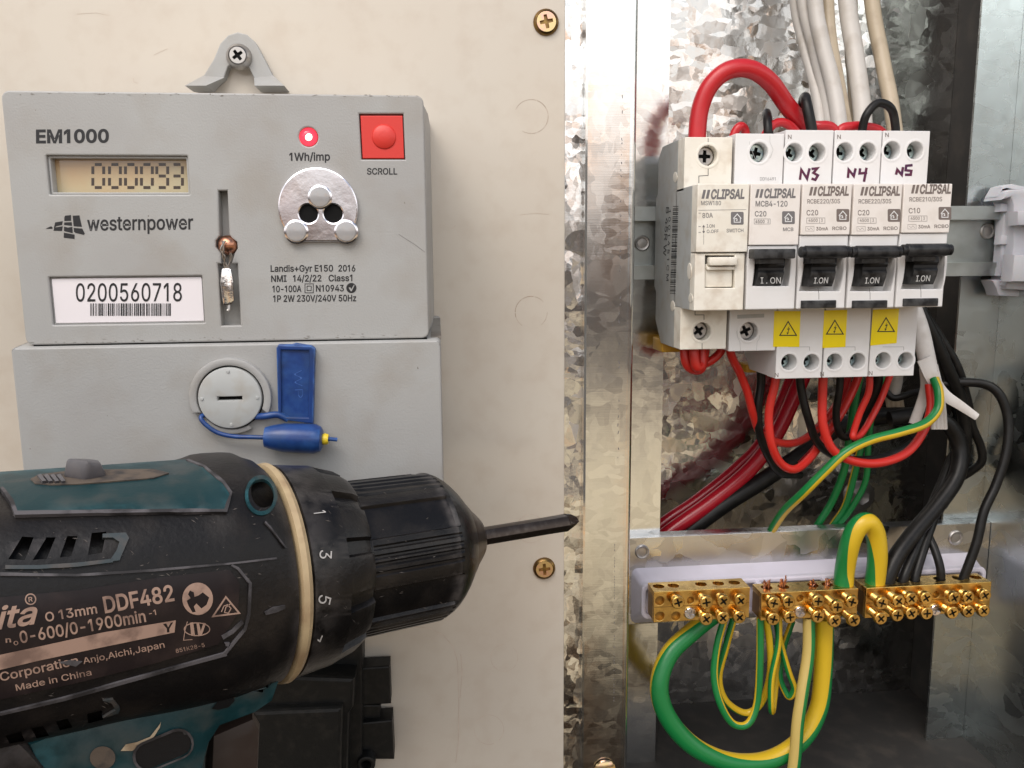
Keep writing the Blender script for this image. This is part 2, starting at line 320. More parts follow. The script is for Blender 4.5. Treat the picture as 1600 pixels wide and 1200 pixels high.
def stroke(pts, w_, closed=False):
    n = len(pts); P_ = [Vector(p).to_2d() if len(p) > 2 else Vector(p) for p in pts]; A = []; B = []
    for i in range(n):
        if closed: a, b, c = P_[i-1], P_[i], P_[(i+1) % n]
        else: a, b, c = P_[max(i-1, 0)], P_[i], P_[min(i+1, n-1)]
        d1 = (b-a).normalized() if (b-a).length > 1e-6 else (c-b).normalized()
        d2 = (c-b).normalized() if (c-b).length > 1e-6 else d1
        n1 = Vector((-d1.y, d1.x)); n2 = Vector((-d2.y, d2.x)); m_ = (n1+n2); m_ = m_.normalized() if m_.length > 1e-3 else n1
        k = w_/2/max(m_.dot(n1), .4); A.append(tuple(b+m_*k)); B.append(tuple(b-m_*k))
    return [A, B] if closed else [A+B[::-1]]
G={
' ':'188|',
'+':'453|198,34 198,364 255,364 255,34|61,172 61,226 391,226 391,172',
',':'188|38,-119 68,71 137,71 84,-119',
'-':'453|337,244 337,188 114,188 114,244',
'.':'188|95,-4 78,-1 63,9 53,24 50,41 53,59 63,73 78,83 95,87 113,83 128,73 138,59 141,41 138,24 128,9 113,-1',
'/':'249|235,533 71,-76 14,-76 178,533',
'0':'453|227,-7 174,1 130,24 95,62 69,113 53,178 48,254 53,330 69,395 95,447 130,484 174,508 227,516 279,508 323,484 358,447 384,395 400,330 405,254 400,178 384,113 359,62 323,24 279,1|227,50 261,56 290,74 313,103 330,144 340,194 344,254 340,314 330,365 313,405 290,435 261,453 227,460 192,453 163,435 140,405 123,365 113,314 109,254 113,194 123,144 140,103 163,74 192,56',
'1':'400|250,509 250,0 182,0 182,440 179,440 66,350 66,424 172,509',
'2':'453|64,0 64,47 234,229 261,257 282,282 299,305 311,327 318,348 320,371 317,397 308,419 293,436 273,449 250,457 224,460 196,457 172,447 153,433 139,413 130,390 127,362 66,362 71,405 86,442 111,473 143,496 182,511 225,516 268,511 306,497 337,474 361,445 376,411 381,372 378,345 371,318 357,290 336,259 306,223 267,180 153,60 153,57 389,57 389,0',
'3':'453|218,-7 173,-3 133,10 98,30 70,57 52,91 44,132 109,132 115,107 126,87 144,71 165,59 191,52 219,50 248,53 275,61 297,74 315,93 325,116 329,145 326,172 316,196 299,217 275,234 242,244 201,248 157,248 157,299 288,448 288,452 70,452 70,509 372,509 372,461 211,278 211,289 264,288 308,276 344,253 371,222 387,186 393,145 387,103 370,66 344,36 309,12 266,-2',
'4':'453|40,105 40,158 247,509 311,509 109,166 109,163 413,163 413,105|282,0 282,121 282,146 282,318 343,318 343,0',
'5':'453|221,-7 178,-2 140,11 108,32 83,60 66,93 60,130 122,130 127,108 138,89 154,73 173,60 196,52 221,50 250,53 276,64 298,82 314,104 324,131 328,162 324,193 314,221 297,244 275,262 248,273 218,277 192,275 167,268 145,258 128,246 67,253 96,509 366,509 366,452 151,452 134,301 136,301 155,315 178,325 203,331 229,334 263,330 294,321 321,306 345,285 364,260 379,231 388,199 391,163 385,117 369,76 343,41 309,15 268,-1',
'6':'453|226,-7 182,-1 142,15 109,40 84,74 69,115 64,162 68,199 80,239 102,285 137,340 252,509 322,509 151,261 145,261 154,275 165,288 179,299 196,307 214,312 235,314 278,309 316,295 346,271 370,240 384,201 389,157 384,112 368,73 343,39 310,14 271,-2|226,48 254,52 279,63 299,79 314,101 324,128 327,157 324,187 314,213 299,235 279,251 254,262 226,265 198,262 174,252 153,235 138,214 128,188 125,158 128,128 138,102 153,79 174,63 198,52',
'7':'453|97,0 323,448 323,452 62,452 62,509 391,509 391,449 165,0',
'8':'453|226,-7 178,-2 136,11 101,33 74,62 57,96 52,135 55,166 65,195 81,220 101,241 125,256 153,265 153,267 119,282 93,308 76,342 70,380 75,417 90,450 114,477 146,498 184,511 226,516 269,511 306,498 337,477 361,450 377,417 382,380 376,342 359,308 333,282 300,267 300,265 327,256 351,241 372,220 387,195 397,166 401,135 395,96 378,62 352,33 317,11 275,-2|226,49 258,52 285,60 307,74 323,91 333,113 337,139 333,165 322,189 305,208 283,223 256,232 226,235 196,232 169,223 147,208 130,189 119,165 115,139 119,113 129,91 145,74 167,60 195,52|226,290 252,292 274,300 293,313 307,330 316,351 319,376 316,399 308,420 294,437 275,449 252,457 226,460 200,457 177,449 159,437 145,420 136,399 133,376 136,351 145,330 159,313 178,300 201,292',
'9':'453|226,516 271,510 310,494 343,468 368,434 384,393 389,347 385,309 373,270 350,224 315,168 200,0 130,0 301,248 307,248 299,234 287,221 273,210 257,202 238,196 218,195 175,199 137,214 106,237 83,269 68,307 64,352 69,397 85,436 110,469 143,494 182,510|226,460 199,457 174,446 154,429 138,407 129,381 125,352 129,322 138,295 154,274 174,257 199,247 226,243 254,247 279,257 299,273 314,295 324,321 327,350 324,381 314,407 299,429 279,446 254,457',
'A':'480|16,0 201,509 276,509 463,0 395,0 287,302 276,334 264,372 250,420 232,478 245,478 228,419 213,371 201,333 191,302 85,0|110,142 110,199 370,199 370,142',
'B':'456|60,0 60,509 241,509 289,504 329,491 359,469 381,442 394,410 398,374 395,344 387,320 373,301 356,286 336,275 315,267 315,262 339,257 363,245 385,227 402,203 414,173 418,136 413,100 400,67 377,39 344,18 301,4 247,0|125,57 245,57 296,63 330,80 349,105 355,137 352,161 342,184 327,203 306,218 279,228 248,231 125,231|125,285 238,285 265,288 288,296 308,309 323,326 333,348 336,372 330,403 313,429 283,446 240,452 125,452',
'C':'510|267,-7 205,1 150,25 104,63 70,115 48,179 40,254 48,329 70,393 104,445 150,484 205,508 267,516 305,513 340,504 373,490 402,471 427,447 448,418 463,385 473,348 408,348 401,373 389,395 375,413 357,428 337,440 315,449 292,454 267,456 223,450 184,432 150,403 125,364 109,314 103,254 109,194 125,145 151,105 184,76 223,59 267,53 292,55 315,60 337,69 357,81 375,96 389,114 401,136 408,160 473,160 463,124 448,91 428,62 402,38 373,19 341,5 305,-4',
'D':'502|219,0 96,0 96,57 215,57 272,63 318,81 354,110 379,149 394,198 399,255 394,312 379,361 354,399 320,428 275,446 221,452 93,452 93,509 225,509 294,501 353,478 399,441 433,391 455,329 462,255 455,181 433,119 398,68 351,31 291,8|125,509 125,0 60,0 60,509',
'E':'419|60,0 60,509 372,509 372,452 125,452 125,286 355,286 355,229 125,229 125,57 375,57 375,0',
'F':'410|60,0 60,509 369,509 369,452 125,452 125,278 346,278 346,221 125,221 125,0',
'G':'520|269,-7 205,1 149,25 104,64 69,116 47,179 40,254 47,329 69,393 103,445 149,484 203,508 265,516 304,513 340,504 374,489 403,469 429,445 449,416 465,384 474,349 408,349 399,372 387,393 373,411 356,427 337,439 315,448 291,454 265,456 222,450 183,432 150,404 125,364 109,314 103,254 109,194 125,145 151,105 184,76 224,59 269,53 309,57 345,71 374,93 396,123 410,160 415,202 434,199 283,199 283,256 478,256 478,200 471,141 451,91 419,50 377,19 326,0',
'H':'517|60,0 60,509 125,509 125,289 392,289 392,509 457,509 457,0 392,0 392,232 125,232 125,0',
'I':'301|31,0 31,57 118,57 118,452 31,452 31,509 269,509 269,452 183,452 183,57 269,57 269,0',
'J':'396|185,-7 143,-2 106,11 75,33 52,63 38,100 33,145 33,173 98,173 98,145 104,104 122,74 149,56 185,50 220,56 248,74 266,104 272,145 272,509 336,509 336,145 332,100 318,63 294,33 263,11 227,-2',
'K':'467|104,145 104,216 139,261 174,303 212,344 364,509 448,509 231,276 228,276|60,0 60,509 125,509 125,334 124,225 125,193 125,0|372,0 188,259 228,309 449,0',
'L':'393|60,0 60,509 125,509 125,57 361,57 361,0',
'M':'628|60,0 60,509 152,509 277,187 287,159 299,123 311,84 322,49 307,49 318,83 330,121 342,158 352,187 476,509 568,509 568,0 504,0 504,291 504,327 505,369 506,413 507,457 513,457 498,409 482,363 467,322 461,305 456,291 342,0 286,0 170,291 165,304 159,321 145,361 129,408 112,457 119,457 120,416 121,372 122,328 122,291 122,0',
'N':'523|60,0 60,509 136,509 343,183 352,169 363,151 388,107 414,55 405,54 401,108 399,157 399,178 399,195 399,509 463,509 463,0 387,0 202,290 177,331 164,354 148,381 130,413 108,452 119,454 122,384 123,354 124,328 125,307 125,291 125,0',
'O':'533|267,-7 205,1 150,25 105,63 70,115 48,179 40,254 48,329 70,393 105,445 150,484 205,508 267,516 329,508 384,484 429,445 464,393 486,329 493,254 486,179 464,115 429,63 384,25 329,1|267,53 310,59 349,76 383,105 408,144 425,194 430,254 425,314 408,365 383,404 349,433 310,450 267,456 223,450 184,433 151,404 125,364 109,314 103,254 109,194 125,144 151,105 184,76 223,59',
'P':'445|60,0 60,509 235,509 289,503 332,487 366,462 390,430 404,391 409,348 404,304 390,265 366,233 332,207 289,191 235,186 109,186 109,242 233,242 269,246 297,256 318,272 333,294 342,319 344,348 342,376 333,402 318,423 297,439 268,449 232,452 125,452 125,0',
'R':'449|60,0 60,509 236,509 290,504 333,489 367,465 390,433 405,395 409,352 405,309 390,271 367,240 333,217 289,203 236,198 96,198 96,255 234,255 269,258 298,267 319,281 334,300 342,324 345,352 342,380 334,405 319,425 298,440 269,449 233,452 125,452 125,0|353,0 230,229 303,229 428,0',
'S':'447|224,-9 172,-4 128,9 91,31 64,60 46,96 38,137 104,137 110,110 123,88 142,71 166,59 194,52 224,49 257,52 286,60 311,74 329,92 341,114 346,139 342,161 332,179 316,193 296,205 272,214 245,222 184,239 128,260 86,289 60,326 52,372 58,413 75,448 102,476 138,498 180,511 227,516 275,511 316,498 351,476 377,449 394,415 401,378 337,378 326,412 302,437 267,453 225,459 194,456 167,448 145,435 129,418 118,398 115,376 119,352 131,334 148,319 169,308 212,293 264,279 312,264 336,252 359,238 379,220 395,198 405,171 408,139 403,99 386,64 360,34 323,11 278,-4',
'T':'449|32,452 32,509 417,509 417,452 257,452 257,0 193,0 193,452',
'V':'480|204,0 16,509 84,509 192,206 203,176 215,137 230,89 248,31 235,31 252,90 267,138 279,176 290,206 395,509 463,509 278,0',
'W':'686|155,0 16,509 82,509 163,196 175,145 187,94 197,40 189,40 200,94 211,145 224,196 306,509 380,509 462,196 474,145 486,94 497,40 488,40 499,94 510,145 523,196 603,509 670,509 530,0 455,0 368,323 351,391 344,431 336,475 350,475 342,433 335,395 318,323 230,0',
'Y':'472|203,0 203,208 16,509 91,509 192,344 222,292 236,264 250,230 224,230 237,265 251,293 280,344 381,509 455,509 268,208 268,0',
'a':'389|160,-9 126,-5 94,5 68,22 48,45 35,73 30,108 34,138 43,161 58,179 78,193 100,203 125,211 178,220 209,224 234,227 252,230 265,235 273,243 276,255 276,257 273,279 267,297 256,311 240,322 220,329 196,331 171,329 149,322 132,313 118,301 107,288 100,274 41,291 57,322 79,346 104,364 133,375 163,382 194,384 215,383 239,379 263,372 286,360 306,343 322,320 333,290 337,251 337,0 277,0 277,52 272,52 264,38 252,25 236,12 215,1 190,-6|170,45 202,49 228,59 248,74 263,93 272,115 276,138 276,190 270,186 259,182 231,176 200,171 175,168 134,159 117,150 103,139 95,124 92,105 94,87 102,72 114,61 130,52 149,47',
'c':'396|207,-8 159,-2 117,16 82,46 56,85 40,133 34,187 40,243 56,291 82,330 117,360 159,378 207,384 234,383 260,377 284,368 305,356 324,341 340,322 353,301 362,277 303,262 290,289 270,311 242,325 226,329 207,330 173,325 145,310 124,287 108,258 99,224 96,187 99,151 108,117 124,89 145,66 173,51 207,46 226,48 243,52 271,66 292,89 304,117 363,102 354,78 341,56 325,37 306,21 285,9 261,-1 235,-6',
'd':'424|195,-8 151,-2 111,16 79,45 55,84 39,133 34,189 39,245 55,293 79,332 112,361 151,378 196,384 228,381 253,373 272,360 287,346 298,331 306,319 311,319 311,509 372,509 372,0 313,0 313,59 307,59 298,46 287,31 272,17 252,4 227,-5|205,47 236,51 263,65 284,86 299,115 309,150 312,189 309,229 300,263 284,291 263,312 237,325 205,330 172,325 145,311 124,290 108,261 99,227 96,189 99,151 109,117 124,88 145,66 172,51',
'e':'404|212,-8 161,-2 117,16 82,46 56,85 40,132 34,187 39,242 55,290 81,329 115,359 157,378 205,384 236,382 266,374 294,361 319,341 341,315 357,282 368,242 371,194 371,169 75,169 75,221 338,221 310,202 307,237 298,269 283,294 263,314 237,326 205,330 173,326 146,313 125,294 109,270 99,241 96,211 96,178 100,139 110,106 128,80 151,61 179,50 212,46 234,48 254,53 271,61 285,73 297,88 306,105 365,91 353,63 335,39 311,19 283,4 249,-5',
'h':'410|114,227 114,0 53,0 53,509 114,509 114,287 102,287 124,332 152,362 187,379 227,384 264,380 295,369 321,349 341,321 353,285 357,240 357,0 296,0 296,235 290,275 273,304 246,323 210,329 184,326 161,317 141,303 126,283 117,257',
'i':'167|53,0 53,379 114,379 114,0|84,443 67,446 54,455 44,468 41,483 44,499 54,512 67,521 84,524 100,521 114,512 123,499 126,483 123,468 114,455 100,446',
'j':'167|53,379 114,379 114,-30 111,-63 102,-90 86,-113 65,-129 37,-139 4,-143 -10,-143 -10,-87 2,-87 25,-83 40,-72 50,-54 53,-29|83,443 67,446 53,455 44,468 41,483 44,499 53,512 67,521 83,524 100,521 114,512 123,499 126,483 123,468 114,455 100,446',
'l':'189|139,-2 101,3 74,20 58,47 53,84 53,509 114,509 114,99 115,77 120,62 130,54 146,52 160,53 170,54 181,3 162,-1',
'm':'610|53,0 53,379 112,379 112,295 108,295 118,323 132,346 151,363 172,376 195,384 219,386 257,380 287,361 309,331 321,295 312,295 322,321 337,343 357,361 381,375 407,383 437,386 468,383 497,372 522,354 541,328 553,296 557,255 557,0 496,0 496,254 490,289 473,313 447,326 419,330 395,328 374,320 358,307 345,290 338,270 335,247 335,0 274,0 274,260 269,288 253,311 229,326 199,330 178,328 158,320 140,307 126,289 117,266 114,238 114,0',
'n':'410|114,227 114,0 53,0 53,379 112,379 112,287 102,287 124,332 152,362 187,379 227,384 264,380 295,369 321,349 341,321 353,285 357,240 357,0 296,0 296,235 290,275 273,304 246,323 210,329 184,326 161,317 141,303 126,283 117,257',
'o':'415|207,-8 159,-2 117,16 82,46 56,85 40,133 34,187 40,243 56,291 82,330 117,360 159,378 207,384 256,378 299,360 333,330 359,291 376,243 381,187 376,133 359,85 333,46 299,16 256,-2|207,46 242,51 270,66 292,89 307,117 316,151 319,187 316,224 307,258 292,287 270,310 242,325 207,330 173,325 145,310 124,287 108,258 99,224 96,187 99,151 108,117 124,89 145,66 173,51',
'p':'424|53,-143 53,379 112,379 112,319 118,319 126,331 137,346 152,360 171,373 197,381 229,384 274,378 313,361 345,332 370,293 385,245 390,189 385,133 370,84 346,45 313,16 274,-2 229,-8 198,-5 173,4 153,17 138,31 127,46 118,59 114,59 114,-143|220,47 253,51 279,66 301,88 316,117 325,151 328,189 325,227 316,261 301,290 280,311 253,325 220,330 188,325 161,312 140,291 125,263 116,229 113,189 116,150 125,115 140,86 162,65 188,51',
'r':'259|53,0 53,379 112,379 112,321 115,321 130,347 152,367 181,380 213,385 229,384 243,384 243,322 239,323 230,324 207,326 182,323 159,315 140,301 126,284 117,262 114,237 114,0',
's':'365|182,-8 145,-5 112,3 84,18 62,38 45,63 36,94 94,107 105,79 124,60 150,49 181,45 217,50 244,62 262,81 268,103 265,121 254,136 237,147 212,155 149,170 104,186 72,208 53,237 47,274 51,305 65,332 87,354 115,370 149,381 187,384 223,381 254,372 279,358 299,339 314,316 324,290 268,277 258,298 243,316 219,328 187,333 156,329 131,317 114,299 109,277 112,258 124,243 144,232 172,223 229,209 275,194 306,171 325,142 331,107 326,75 312,47 290,24 260,6 223,-5',
't':'227|204,379 204,327 6,327 6,379|65,471 126,471 126,98 128,76 136,61 150,53 170,50 185,51 202,54 213,2 192,-3 168,-4 125,2 92,21 72,52 65,93',
'w':'567|138,0 23,379 87,379 133,214 143,177 154,137 165,91 175,41 165,41 175,90 186,135 196,176 206,214 252,379 316,379 362,214 371,176 382,136 392,91 402,41 391,41 402,90 413,135 423,176 434,214 480,379 545,379 429,0 368,0 319,172 305,225 291,280 277,338 291,338 277,280 263,225 248,172 199,0',
'y':'389|47,-139 61,-86 71,-87 88,-90 104,-89 118,-84 130,-74 141,-58 151,-36 163,-1 17,379 84,379 165,155 187,87 206,21 184,21 202,87 224,155 305,379 371,379 204,-58 191,-85 177,-107 159,-124 139,-136 117,-143 91,-145 65,-143 54,-141',
'z':'380|42,0 42,46 254,320 254,323 48,323 48,379 333,379 333,331 126,60 126,56 339,56 339,0',
}
GL = {}
for _c, _s in G.items():
    _a, _r = _s.split('|', 1) if '|' in _s else (_s, '')
    GL[_c] = (int(_a), [[tuple(int(q) for q in p.split(',')) for p in c.split(' ')] for c in _r.split('|') if c])
_gc = {}
def glyph(ch, bold):
    if (ch, bold) not in _gc:
        a, cs = GL.get(ch, GL[' ']); lp = [[(x/1000, y/1000) for x, y in c] for c in cs]
        if not lp: _gc[(ch, bold)] = (a/1000, ([], [])); return _gc[(ch, bold)]
        big = max(lp, key=lambda l: abs(_area(l))); sg = 1 if _area(big) > 0 else -1
        fat = [inset([l], -bold*(sg if _area(l) > 0 else -sg))[0] for l in lp] if bold else lp
        V = []; E_ = []
        for l in fat:
            o = len(V); n = len(l); V += [Vector(q) for q in l]; E_ += [(o+i, o+(i+1) % n) for i in range(n)]
        r = delaunay_2d_cdt(V, E_, [], 0, 1e-6); v2, f2 = r[0], r[2]; keep = []
        sgn = [1 if _area(l) > 0 else -1 for l in lp]
        for f in f2:
            c = sum((v2[i] for i in f), Vector((0, 0)))/len(f)
            wn = sum(s for l, s in zip(fat, sgn) if _inside(c, l)); w0 = sum(s for l, s in zip(lp, sgn) if _inside(c, l))
            if wn or w0: keep.append(tuple(f))
        _gc[(ch, bold)] = (a/1000, ([Vector((q.x, q.y, 0)) for q in v2], keep))
    return _gc[(ch, bold)]
def text(out, s, x0, y0, x1, y1, h, mapf, bold=0, shear=0, mi=0, grid=0):
    W = sum(glyph(ch, bold)[0] for ch in s)
    d = Vector((x1-x0, y1-y0)); sx = d.length/W; d.normalize(); up = Vector((d.y, -d.x)); sy = h/.509; X_ = 0
    for ch in s:
        a, (v, f) = glyph(ch, bold)
        if v:
            pts = [mapf(x0+d.x*(p.x+X_+shear*p.y)*sx+up.x*p.y*sy, y0+d.y*(p.x+X_+shear*p.y)*sx+up.y*p.y*sy) for p in v]
            g_ = [q for q in f if all(pts[i] is not None for i in q)]
            out.add([p if p is not None else Vector((0, 0, 0)) for p in pts], g_, mi)
        X_ += a
def frame_of(T, ref=Vector((0,-1,0))):
    u = ref - T*ref.dot(T)
    if u.length < 1e-3: u = Vector((0,0,1)) - T*T.z
    u.normalize(); return u, T.cross(u)
def lathe(out, prof, org, axis, n=32, mi=0, ref=Vector((0,0,1)), rf=None):   # prof: (t, r); axis from org
    axis = Vector(axis).normalized(); u, v = frame_of(axis, ref); vs_ = []; fs = []
    for t, r in prof:
        for i in range(n):
            a = 2*math.pi*i/n; rr = r if rf is None else rf(t, r, a)
            vs_.append(Vector(org)+axis*t+(u*math.cos(a)+v*math.sin(a))*rr)
    for j in range(len(prof)-1):
        for i in range(n):
            k = (i+1) % n; fs.append((j*n+i, j*n+k, (j+1)*n+k, (j+1)*n+i))
    fs.append(tuple(range(n))[::-1]); fs.append(tuple((len(prof)-1)*n+i for i in range(n)))
    out.add(vs_, fs, mi)
def smooth_path(ps, k=8):
    ps = [Vector(p) for p in ps]; o = []
    q = [ps[0]*2-ps[1]]+ps+[ps[-1]*2-ps[-2]]
    for i in range(1, len(q)-2):
        a, b, c, d = q[i-1:i+3]
        for j in range(k):
            t = j/k; o.append(.5*((2*b)+(c-a)*t+(2*a-5*b+4*c-d)*t*t+(3*b-a-3*c+d)*t**3))
    o.append(ps[-1]); return o
def tube(out, ps, r, n=14, k=7, mi=0, stripe=None, tw=(0,0), flat=1.0, r1=None):
    pp = smooth_path(ps, k) if k > 1 else [Vector(p) for p in ps]; vs_ = []; N_ = len(pp); u = None
    for i, p in enumerate(pp):
        T = (pp[min(i+1, N_-1)]-pp[max(i-1, 0)]).normalized()
        if u is None: u, v = frame_of(T)
        else: u = (u - T*u.dot(T)).normalized(); v = T.cross(u)
        rr = r if r1 is None else r+(r1-r)*i/(N_-1)
        tt = math.radians(tw[0]+(tw[1]-tw[0])*i/(N_-1))
        for j in range(n):
            a = 2*math.pi*j/n+tt
            vs_.append(p+(u*math.cos(a)*flat+v*math.sin(a))*rr)
    o = len(out.v); out.add(vs_, [])
    for i in range(N_-1):
        for j in range(n):
            q = (j+1) % n; out.f.append(tuple(o+x for x in (i*n+j, i*n+q, (i+1)*n+q, (i+1)*n+j)))
            out.m.append(mi if stripe is None else (stripe if (j+.5)/n < .5 else mi))
    out.f.append(tuple(o+j for j in range(n))[::-1]); out.m.append(mi)
    out.f.append(tuple(o+(N_-1)*n+j for j in range(n))); out.m.append(mi)
FLAT = {'case', 'terminal_cover', 'panel', 'terminal_face', 'label_plate', 'front_housing', 'mounting_ear', 'bar', 'tray', 'body', 'optical_port', 'number_label', 'scroll_button', 'flag', 'strip', 'lug', 'shell', 'rear_shell', 'front_cover'}
def obj(name, mb, mats, parent=None, ang=35, label=None):
    if name in FLAT: ang = 21
    off = parent['_o'] if parent is not None else (0,0,0)
    off = Vector(off); me = bpy.data.meshes.new(name)
    me.from_pydata([(v-off)*S for v in mb.v], [], mb.f); me.validate()
    for m_ in (mats if isinstance(mats, (list, tuple)) else [mats]): me.materials.append(MT[m_])
    if len(me.polygons) == len(mb.m): me.polygons.foreach_set('material_index', mb.m)
    me.polygons.foreach_set('use_smooth', [True]*len(me.polygons)); me.set_sharp_from_angle(angle=math.radians(ang)); me.update()
    o = bpy.data.objects.new(name, me); COL.objects.link(o)
    if parent is not None: o.parent = parent; o['_o'] = list(off)
    if label: o['label'] = label
    return o
def thing(name, label, cat, loc, group=None):
    o = bpy.data.objects.new(name, None); o.empty_display_size = .01; COL.objects.link(o); o.location = Vector(loc)*S
    o['label'] = label; o['category'] = cat; o['_o'] = list(loc)
    if group: o['group'] = group
    return o
def tag(o, label, cat, group=None):
    o['label'] = label; o['category'] = cat
    if group: o['group'] = group
    return o
def recentre(o):                                          # origin of a single-mesh thing at its own middle
    me = o.data; c = sum((v.co for v in me.vertices), Vector())/len(me.vertices); me.transform(Matrix.Translation(-c)); o.location = c; return o
def cross_head(out, c, r, axis_y=-1, depth=1.2, arm=.62, wd=.2, rot=0, mi=0, mi2=1, dome=.35, pts=4):
    """screw head facing -Y: disc with a real cross-shaped recess; c = centre of its face"""
    R_ = math.radians(rot); lp = []
    for i in range(pts):
        a = R_+2*math.pi*i/pts; s_, w2 = arm*r, wd*r
        d = Vector((math.cos(a), math.sin(a))); n_ = Vector((-d.y, d.x))
        lp += [tuple(d*w2*1.05-n_*w2*1.05)] if False else []
        lp += [tuple(d*s_-n_*w2), tuple(d*s_+n_*w2), tuple(d*w2*1.15+n_*w2*1.15)]
    circle = circ(0, 0, r, 24)
    b = min(dome*r, .45*depth)
    m_ = MB(); solid(m_, [circle, lp], -depth/2, depth/2, 0, mi)
    out.add([v+Vector(c)+Vector((0, depth/2, 0)) for v in m_.v], m_.f, mi)
    m_ = MB(); box(m_, -arm*r*1.05, arm*r*1.05, 0, .2, -arm*r*1.05, arm*r*1.05); out.add([v+Vector(c)+Vector((0, depth*.85, 0)) for v in m_.v], m_.f, mi2)
    # rounded rim round the face
    lathe(out, [(0, r*1.0+.001), (depth*.25, r*1.10), (depth, r*1.14), (depth+.02, r*.9)], c, (0,1,0), 24, mi)
    out.f.pop(-2); out.m.pop(-2)
MT.update({
 'scuff': mat('scuffed_rubber', (.10,.085,.075), .75, col2=(.05,.043,.038), vs_=400),
 'shadedark': mat('shade_darkened_steel', (.030,.028,.026), .7, dust=(.07,.06,.05), dscale=90, damt=.6),  # shade inside the cabinet painted in as a near-black base colour
 'galvb': spangle('bracket_galvanised_steel', (.66,.66,.66), 50, .05, .22, dark=(.45,.45,.45)),
 'pvcmains': mat('glossy_red_pvc', (.42,.010,.022), .22, bump=.1, bscale=400),
 'pvcpale': mat('pale_yellow_pvc', (.56,.42,.13), .42, bump=.1, bscale=500),
 'sheathw': mat('peeled_white_sheath', (.70,.67,.64), .45, dust=(.3,.24,.18), dscale=90, damt=.4, col2=(.62,.58,.54), vs_=120),
 'trackdirt': mat('dirt_filled_recess', (.10,.075,.055), .8, col2=(.035,.03,.028), vs_=260, bump=.4),
 'selgrey': mat('selector_plastic', (.085,.08,.085), .4, dust=(.16,.14,.13), dscale=200, damt=.6),
 'tealwear': mat('worn_teal_edge', (.025,.036,.04), .5, col2=(.06,.052,.046), vs_=260),
 'trig': mat('dark_brown_rubber', (.030,.018,.014), .5, dust=(.06,.045,.04), dscale=150, damt=.4),
 'whitedull': mat('dull_white_print', (.42,.40,.38), .5),
})
# ================================================================ mounting board and enclosure
def xz(px, py, Y): p = pt(px, py, Y); return (p.x, p.z)
def line_px(out, pts, w_, Y, mi=0, closed=False): sheet(out, stroke(pts, w_, closed), P(Y), mi)
board = thing('meter_board', 'large cream painted metal board with faint scribed circles and two brassy screws', 'mounting board', (-60, 0, -40))
m = MB(); solid(m, [rrect(-330, -330, 50.8, 260, .5)], 0, 1.6, .5); obj('panel', m, 'cream', board)
m = MB()
def broken(cx, cy, r, w_=.9, gaps=((-1, -1),), ry=None):
    a = 0
    while a < 360:
        ln = random.uniform(14, 60)
        if random.random() < .86: line_px(m, circ(cx, cy, r, 10, ry, a, min(a+ln, 360)), w_*random.uniform(.5, 1.2), -.05)
        a += ln+random.uniform(1, 5)
broken(830, 182, 26.5); broken(830, 488, 25)
obj('scribed_circles', m, 'scribe', board)
m = MB(); broken(829, 826, 22, .8); broken(764, 1140, 23, .9); broken(788, 1028, 21, .7)
line_px(m, [(600, 982), (650, 979), (672, 982), (692, 992), (708, 1010), (715, 1035), (717, 1100), (716, 1160), (712, 1192)], .9, -.05)
line_px(m, [(720, 1022), (722, 1050), (719, 1090)], 1.0, -.05)
line_px(m, [(560, 984), (590, 983)], .6, -.05)
for a in [((120, 22), (150, 20), (170, 24)), ((240, 86), (262, 76)), ((208, 122), (209, 128), (216, 130)), ((640, 420), (655, 428), (668, 440)), ((706, 358), (712, 352)), ((812, 336), (835, 333), (858, 335))]:
    line_px(m, a, .7, -.05)
obj('scratches', m, 'scribe_faint', board)
for (x, y, r, rot) in ((854, 33, 20, 12), (851, 890, 17.5, 4)):
    c = pt(x, y, -1.6); rr = r*abs((pt(x+1, y, -1.6)-c).x); m = MB()
    cross_head(m, c+Vector((0,.25,0)), rr*.76, depth=1.2, arm=.68, wd=.17, rot=rot, mi=0, mi2=1)
    lathe(m, [(0, rr*.80), (-.35, rr*.9), (-.7, rr*.97), (-1.3, rr), (-1.62, rr*1.0)], c+Vector((0, 0, 0)), (0,-1,0), 28, 1)
    m.f.pop(-1); m.m.pop(-1); m.f.pop(-1); m.m.pop(-1)
    obj('board_screw', m, ['yzinc', 'yzincdark'], board)
# hidden-fix: the collar runs from the face back to the board
enc = thing('switchboard_enclosure', 'galvanised steel switchboard cabinet with spangled back panel and bright post', 'cabinet', (150, 50, -60))
ZT, ZB = 190, -300
m = MB(); box(m, 40, 60, 3.0, 4.2, ZB, ZT); obj('spangled_strip', m, 'spangle2', enc)
prof = [(57.9, 2.9), (57.9, -1.0), (58.6, -1.6), (73.6, -1.6)] + [(73.6+3.2*math.sin(math.radians(a)), 1.6-3.2*math.cos(math.radians(a))) for a in range(10, 91, 10)] + [(76.8, 48.6)] + [(102.6, 48.6), (102.6, 50.0), (75.6, 50.0), (75.6, 2.9)]
m = MB(); hull(m, [(x, y, ZT) for x, y in prof], [(x, y, ZB) for x, y in prof]); obj('post', m, 'post', enc, ang=25)
m = MB(); box(m, 60, 276, 96, 97.2, ZB, ZT); obj('back_panel', m, 'spangle', enc)
m = MB(); box(m, 239.2, 259.8, 50, 51.2, -237, ZT); obj('right_lip', m, 'galv', enc)
m = MB(); box(m, 258.4, 259.6, -14, 49.9, -237, ZT); box(m, 259.8, 261, -14, 51.1, -237, ZT); obj('side_wall', m, 'galv', enc)
m = MB(); box(m, 259.8, 261, 51.3, 69.9, -237, ZT); obj('side_wall', m, 'galv', enc)
m = MB(); box(m, 258.6, 261, 70, 95.9, -237, ZT); obj('rear_side', m, 'shadedark', enc)  # steel wall behind the lip, its shade put into the dark colour
